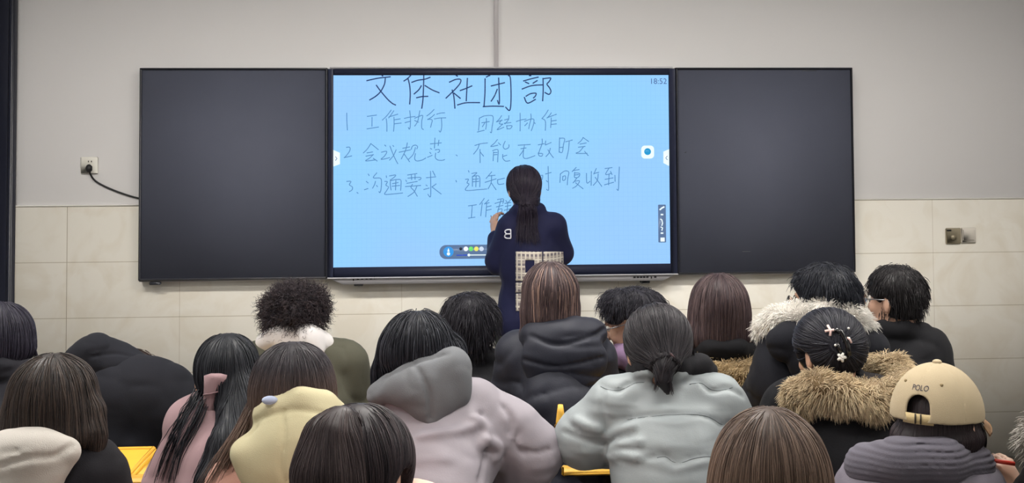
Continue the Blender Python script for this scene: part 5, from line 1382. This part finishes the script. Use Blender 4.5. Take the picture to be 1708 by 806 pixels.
cap_m = cloth('cap_beige', (172, 157, 130), 0.85, 0.3, 700)
for a in range(6):
    an = a * math.pi / 3
    cf.chain([cl(cr[0] * 1.0 * math.sin(an) * math.cos(e), cr[1] * math.cos(an) * math.cos(e), cr[2] * math.sin(e)) for e in np.linspace(0, 1.5, 9)], 0.0016, 0.002, 's')
capo = cf.build('cap', cap_m, p.o, 1)
def capring(a0, a1, z0, z1, off, n=20):
    V = []
    for o_ in (off, off + 0.003):
        for z in (z0, z1):
            for a in np.linspace(a0, a1, n):
                q = math.sqrt(max(0, 1 - (z / cr[2]) ** 2)); V.append(cl((cr[0] * q + o_) * math.sin(a), -(cr[1] * q + o_) * math.cos(a), z))
    F_ = []
    for i in range(n - 1):
        F_ += [(i, i + 1, n + i + 1, n + i), (2 * n + i, 3 * n + i, 3 * n + i + 1, 2 * n + i + 1), (i, 2 * n + i, 2 * n + i + 1, i + 1), (n + i, n + i + 1, 3 * n + i + 1, 3 * n + i)]
    F_ += [(0, n, 3 * n, 2 * n), (n - 1, 3 * n - 1, 4 * n - 1, 2 * n - 1)]
    mb = MB(); mb.put(V, F_); return mb
capring(-0.36, 0.36, -0.011, 0.012, -0.004).build('strap', cloth('cap_strap', (190, 170, 128)), capo, True)
bk = MB()
for a in (-0.03, 0.09):
    q = capring(a - 0.012, a + 0.012, -0.010, 0.012, -0.0005, 3); bk.put(np.concatenate(q.v), [f for L in q.f.values() for f in L])
bk.build('buckle', mat('buckle_dark', (60, 54, 48), 0.4, 0.5, metal=0.5), capo, True)
MB().sphere(cl(0, 0, cr[2] + 0.001), (0.011, 0.011, 0.006)).build('top_button', cap_m, capo, True)
for an in (0.55, -0.6):
    MB().sphere(cl((cr[0]) * math.sin(an) * 0.76, -cr[1] * math.cos(an) * 0.76, cr[2] * 0.66), 0.004, 8, 6).build('eyelet', mat('eyelet_brown', (150, 132, 98), 0.7), capo, True)
V, Fs = text_mesh('POLO', 0.02)
w_ = V[:, 0].max() - V[:, 0].min(); V[:, 0] = (V[:, 0] - (V[:, 0].max() + V[:, 0].min()) / 2) / w_ * 0.042; V[:, 1] = (V[:, 1] - V[:, 1].mean()) / w_ * 0.042
P_ = []
for v in V:
    z = 0.068 + v[1]; q = math.sqrt(1 - (z / cr[2]) ** 2); a = v[0] / (cr[1] * q); P_.append(cl((cr[0] * q + 0.0012) * math.sin(a), -(cr[1] * q + 0.0012) * math.cos(a), z))
mb = MB(); mb.put(P_, Fs); mb.build('lettering', mat('thread_navy', (40, 40, 58), 0.8), capo)
br = MB(); nb = 14; V = []
for o_ in (0.0, -0.004):
    for j in range(5):
        for a in np.linspace(-1.35, 1.35, nb):
            t = j / 4; x = cr[0] * 0.98 * math.sin(a); y = cr[1] * 0.98 * math.cos(a) + t * 0.07 * math.cos(a * 0.95); V.append(cl(x * (1 + 0.07 * t), y, -0.010 + o_ - 0.010 * t - 0.14 * x * x / 0.1 * (0.5 + t)))
F_ = []
for o_ in (0, 5 * nb):
    for j in range(4):
        for i in range(nb - 1):
            q = (o_ + j * nb + i, o_ + j * nb + i + 1, o_ + (j + 1) * nb + i + 1, o_ + (j + 1) * nb + i); F_.append(q if o_ else q[::-1])
for i in range(nb - 1): F_ += [(4 * nb + i, 4 * nb + i + 1, 9 * nb + i + 1, 9 * nb + i), (i, 5 * nb + i, 5 * nb + i + 1, i + 1)]
for j in range(4):
    F_ += [(j * nb, (j + 1) * nb, (5 + j + 1) * nb, (5 + j) * nb), (j * nb + nb - 1, (5 + j) * nb + nb - 1, (6 + j) * nb + nb - 1, (j + 1) * nb + nb - 1)]
br.put(V, F_); br.build('brim', mat('cap_brim', (120, 92, 66), 0.8, 0.2), capo, True)

# ---------------------------------------------------------------- nearest row
p = Person('person with long dark hair tucked behind one ear, bottom centre of the picture', 960, (606, 677, 0), (592, 880, -10), (500, 940, -10), (700, 930, -10), yaw=0.55, pitch=0.2, lean=0.14, desk=False, hs=0.93)
p.jacket('coat', cloth('coat_peach_pale', (236, 200, 184)), 0.03, [('e', 690, 870, 10, 70, 70, 90)], fold=0.008, seed=20)
def swept(P):                                        # right half of the hair is combed back over the ear
    g = np.tile(np.array([0, 0, -1.0]), (len(P), 1)); k = np.clip((P[:, 0] - p.C[0]) / 0.06, 0, 1)
    g[:, 0] += k * 0.5 * np.clip((P[:, 2] - p.C[2] + 0.02) / 0.06, -1.6, 1); g[:, 1] -= k * 0.7
    return g
p.hair([('e', 596, 762, 0, 88, 85, 94), ('e', 590, 800, -10, 90, 84, 88), ('e', 636, 772, 0, 46, 60, 66), ('c', [(560, 800, -30, 56), (550, 880, -50, 50), (545, 960, -60, 40)], 0.03)], ears=(1,), N=5600, L=(0.14, 0.32), R=0.00075, lift=0.0015, jitter=0.025, scalp=0.008,
       flow=swept, col=(38, 34, 39), col2=(70, 60, 63), seed=18, top=0.2)
p.hair([('c', [(572, 706, -46, 26), (556, 735, -66, 44), (548, 790, -84, 54), (552, 860, -92, 56), (556, 960, -92, 50)], 0.03)], face=0, N=3200, L=(0.16, 0.36), R=0.00075, lift=0.0012, jitter=0.02, scalp=-0.05, col=(48, 41, 44), col2=(84, 72, 72), seed=28, top=0.3, name='hair_lock')

p = Person('person with straight ash brown hair seen from behind, bottom right of centre', 960, (1285, 684, 0), (1285, 890, -6), (1195, 950, -6), (1375, 950, -6), lean=0.14, pitch=0.1, desk=False)
p.jacket('sweater', cloth('sweater_grey', (96, 94, 98)), 0.02, [], fold=0.006, seed=21)
p.hair([('e', 1285, 776, 0, 92, 90, 96), ('e', 1285, 820, -10, 104, 100, 92), ('e', 1287, 880, -30, 112, 80, 70)], N=6000, L=(0.18, 0.40), R=0.00075, lift=0.0015, jitter=0.025, col=(66, 54, 50), col2=(128, 108, 96), tips=(122, 100, 86), tipz=(p.q(1285, 720, 0)[2], p.q(1285, 840, 0)[2]), seed=19, top=0.2)

# person whose hand reaches in at the right edge
p = Person('person mostly outside the right edge, hand holding up a red pen', 740, (1800, 560, 0), (1800, 712, -4), (1775, 800, 0), (1880, 790, 0), lean=0.12, desk=False, bh=0.006, yaw=-0.3,
           ell=(1772, 900, 20), wrl=(1698, 838, 44), handl=((-0.25, 0.25, 1.0), (0.55, -0.75, 0.1), 1.3))
p.jacket('coat', cloth('coat_black', (17, 17, 21)), 0.03, [('c', [(1772, 896, 18, 36), (1712, 846, 46, 26)], 0.03)], fold=0.006, seed=22)
p.hair([('e', 1800, 630, 0, 66, 58, 66), ('e', 1800, 665, -6, 70, 46, 60)], N=900, L=(0.08, 0.2), R=0.0012, col=(36, 34, 36), col2=(64, 58, 58), seed=20)
sc_f = p.fur('fringed_scarf', [('c', [(1744, 700, -30, 20), (1730, 732, -34, 20), (1736, 758, -30, 16)], 0.02), ('c', [(1740, 702, -30, 18), (1790, 716, -60, 22), (1860, 706, -10, 22)], 0.02)], 2200, 0.028, (216, 212, 205), (96, 86, 80), down=0.2, seed=9, R=0.0014)
rp = empty('red_pen', p.q(1662, 769, 40), 'red pen held by the hand reaching in at the right edge', 'pen')
MB().tube([p.q(1654, 768, 34), p.q(1692, 774, 34)], 0.005, 8).build('barrel', mat('pen_red', (206, 62, 48), 0.35), rp, True)
MB().tube([p.q(1648, 767.5, 34), p.q(1654, 768, 34)], [0.0015, 0.0045], 8).build('nib', mat('pen_white', (225, 222, 215), 0.4), rp, True)
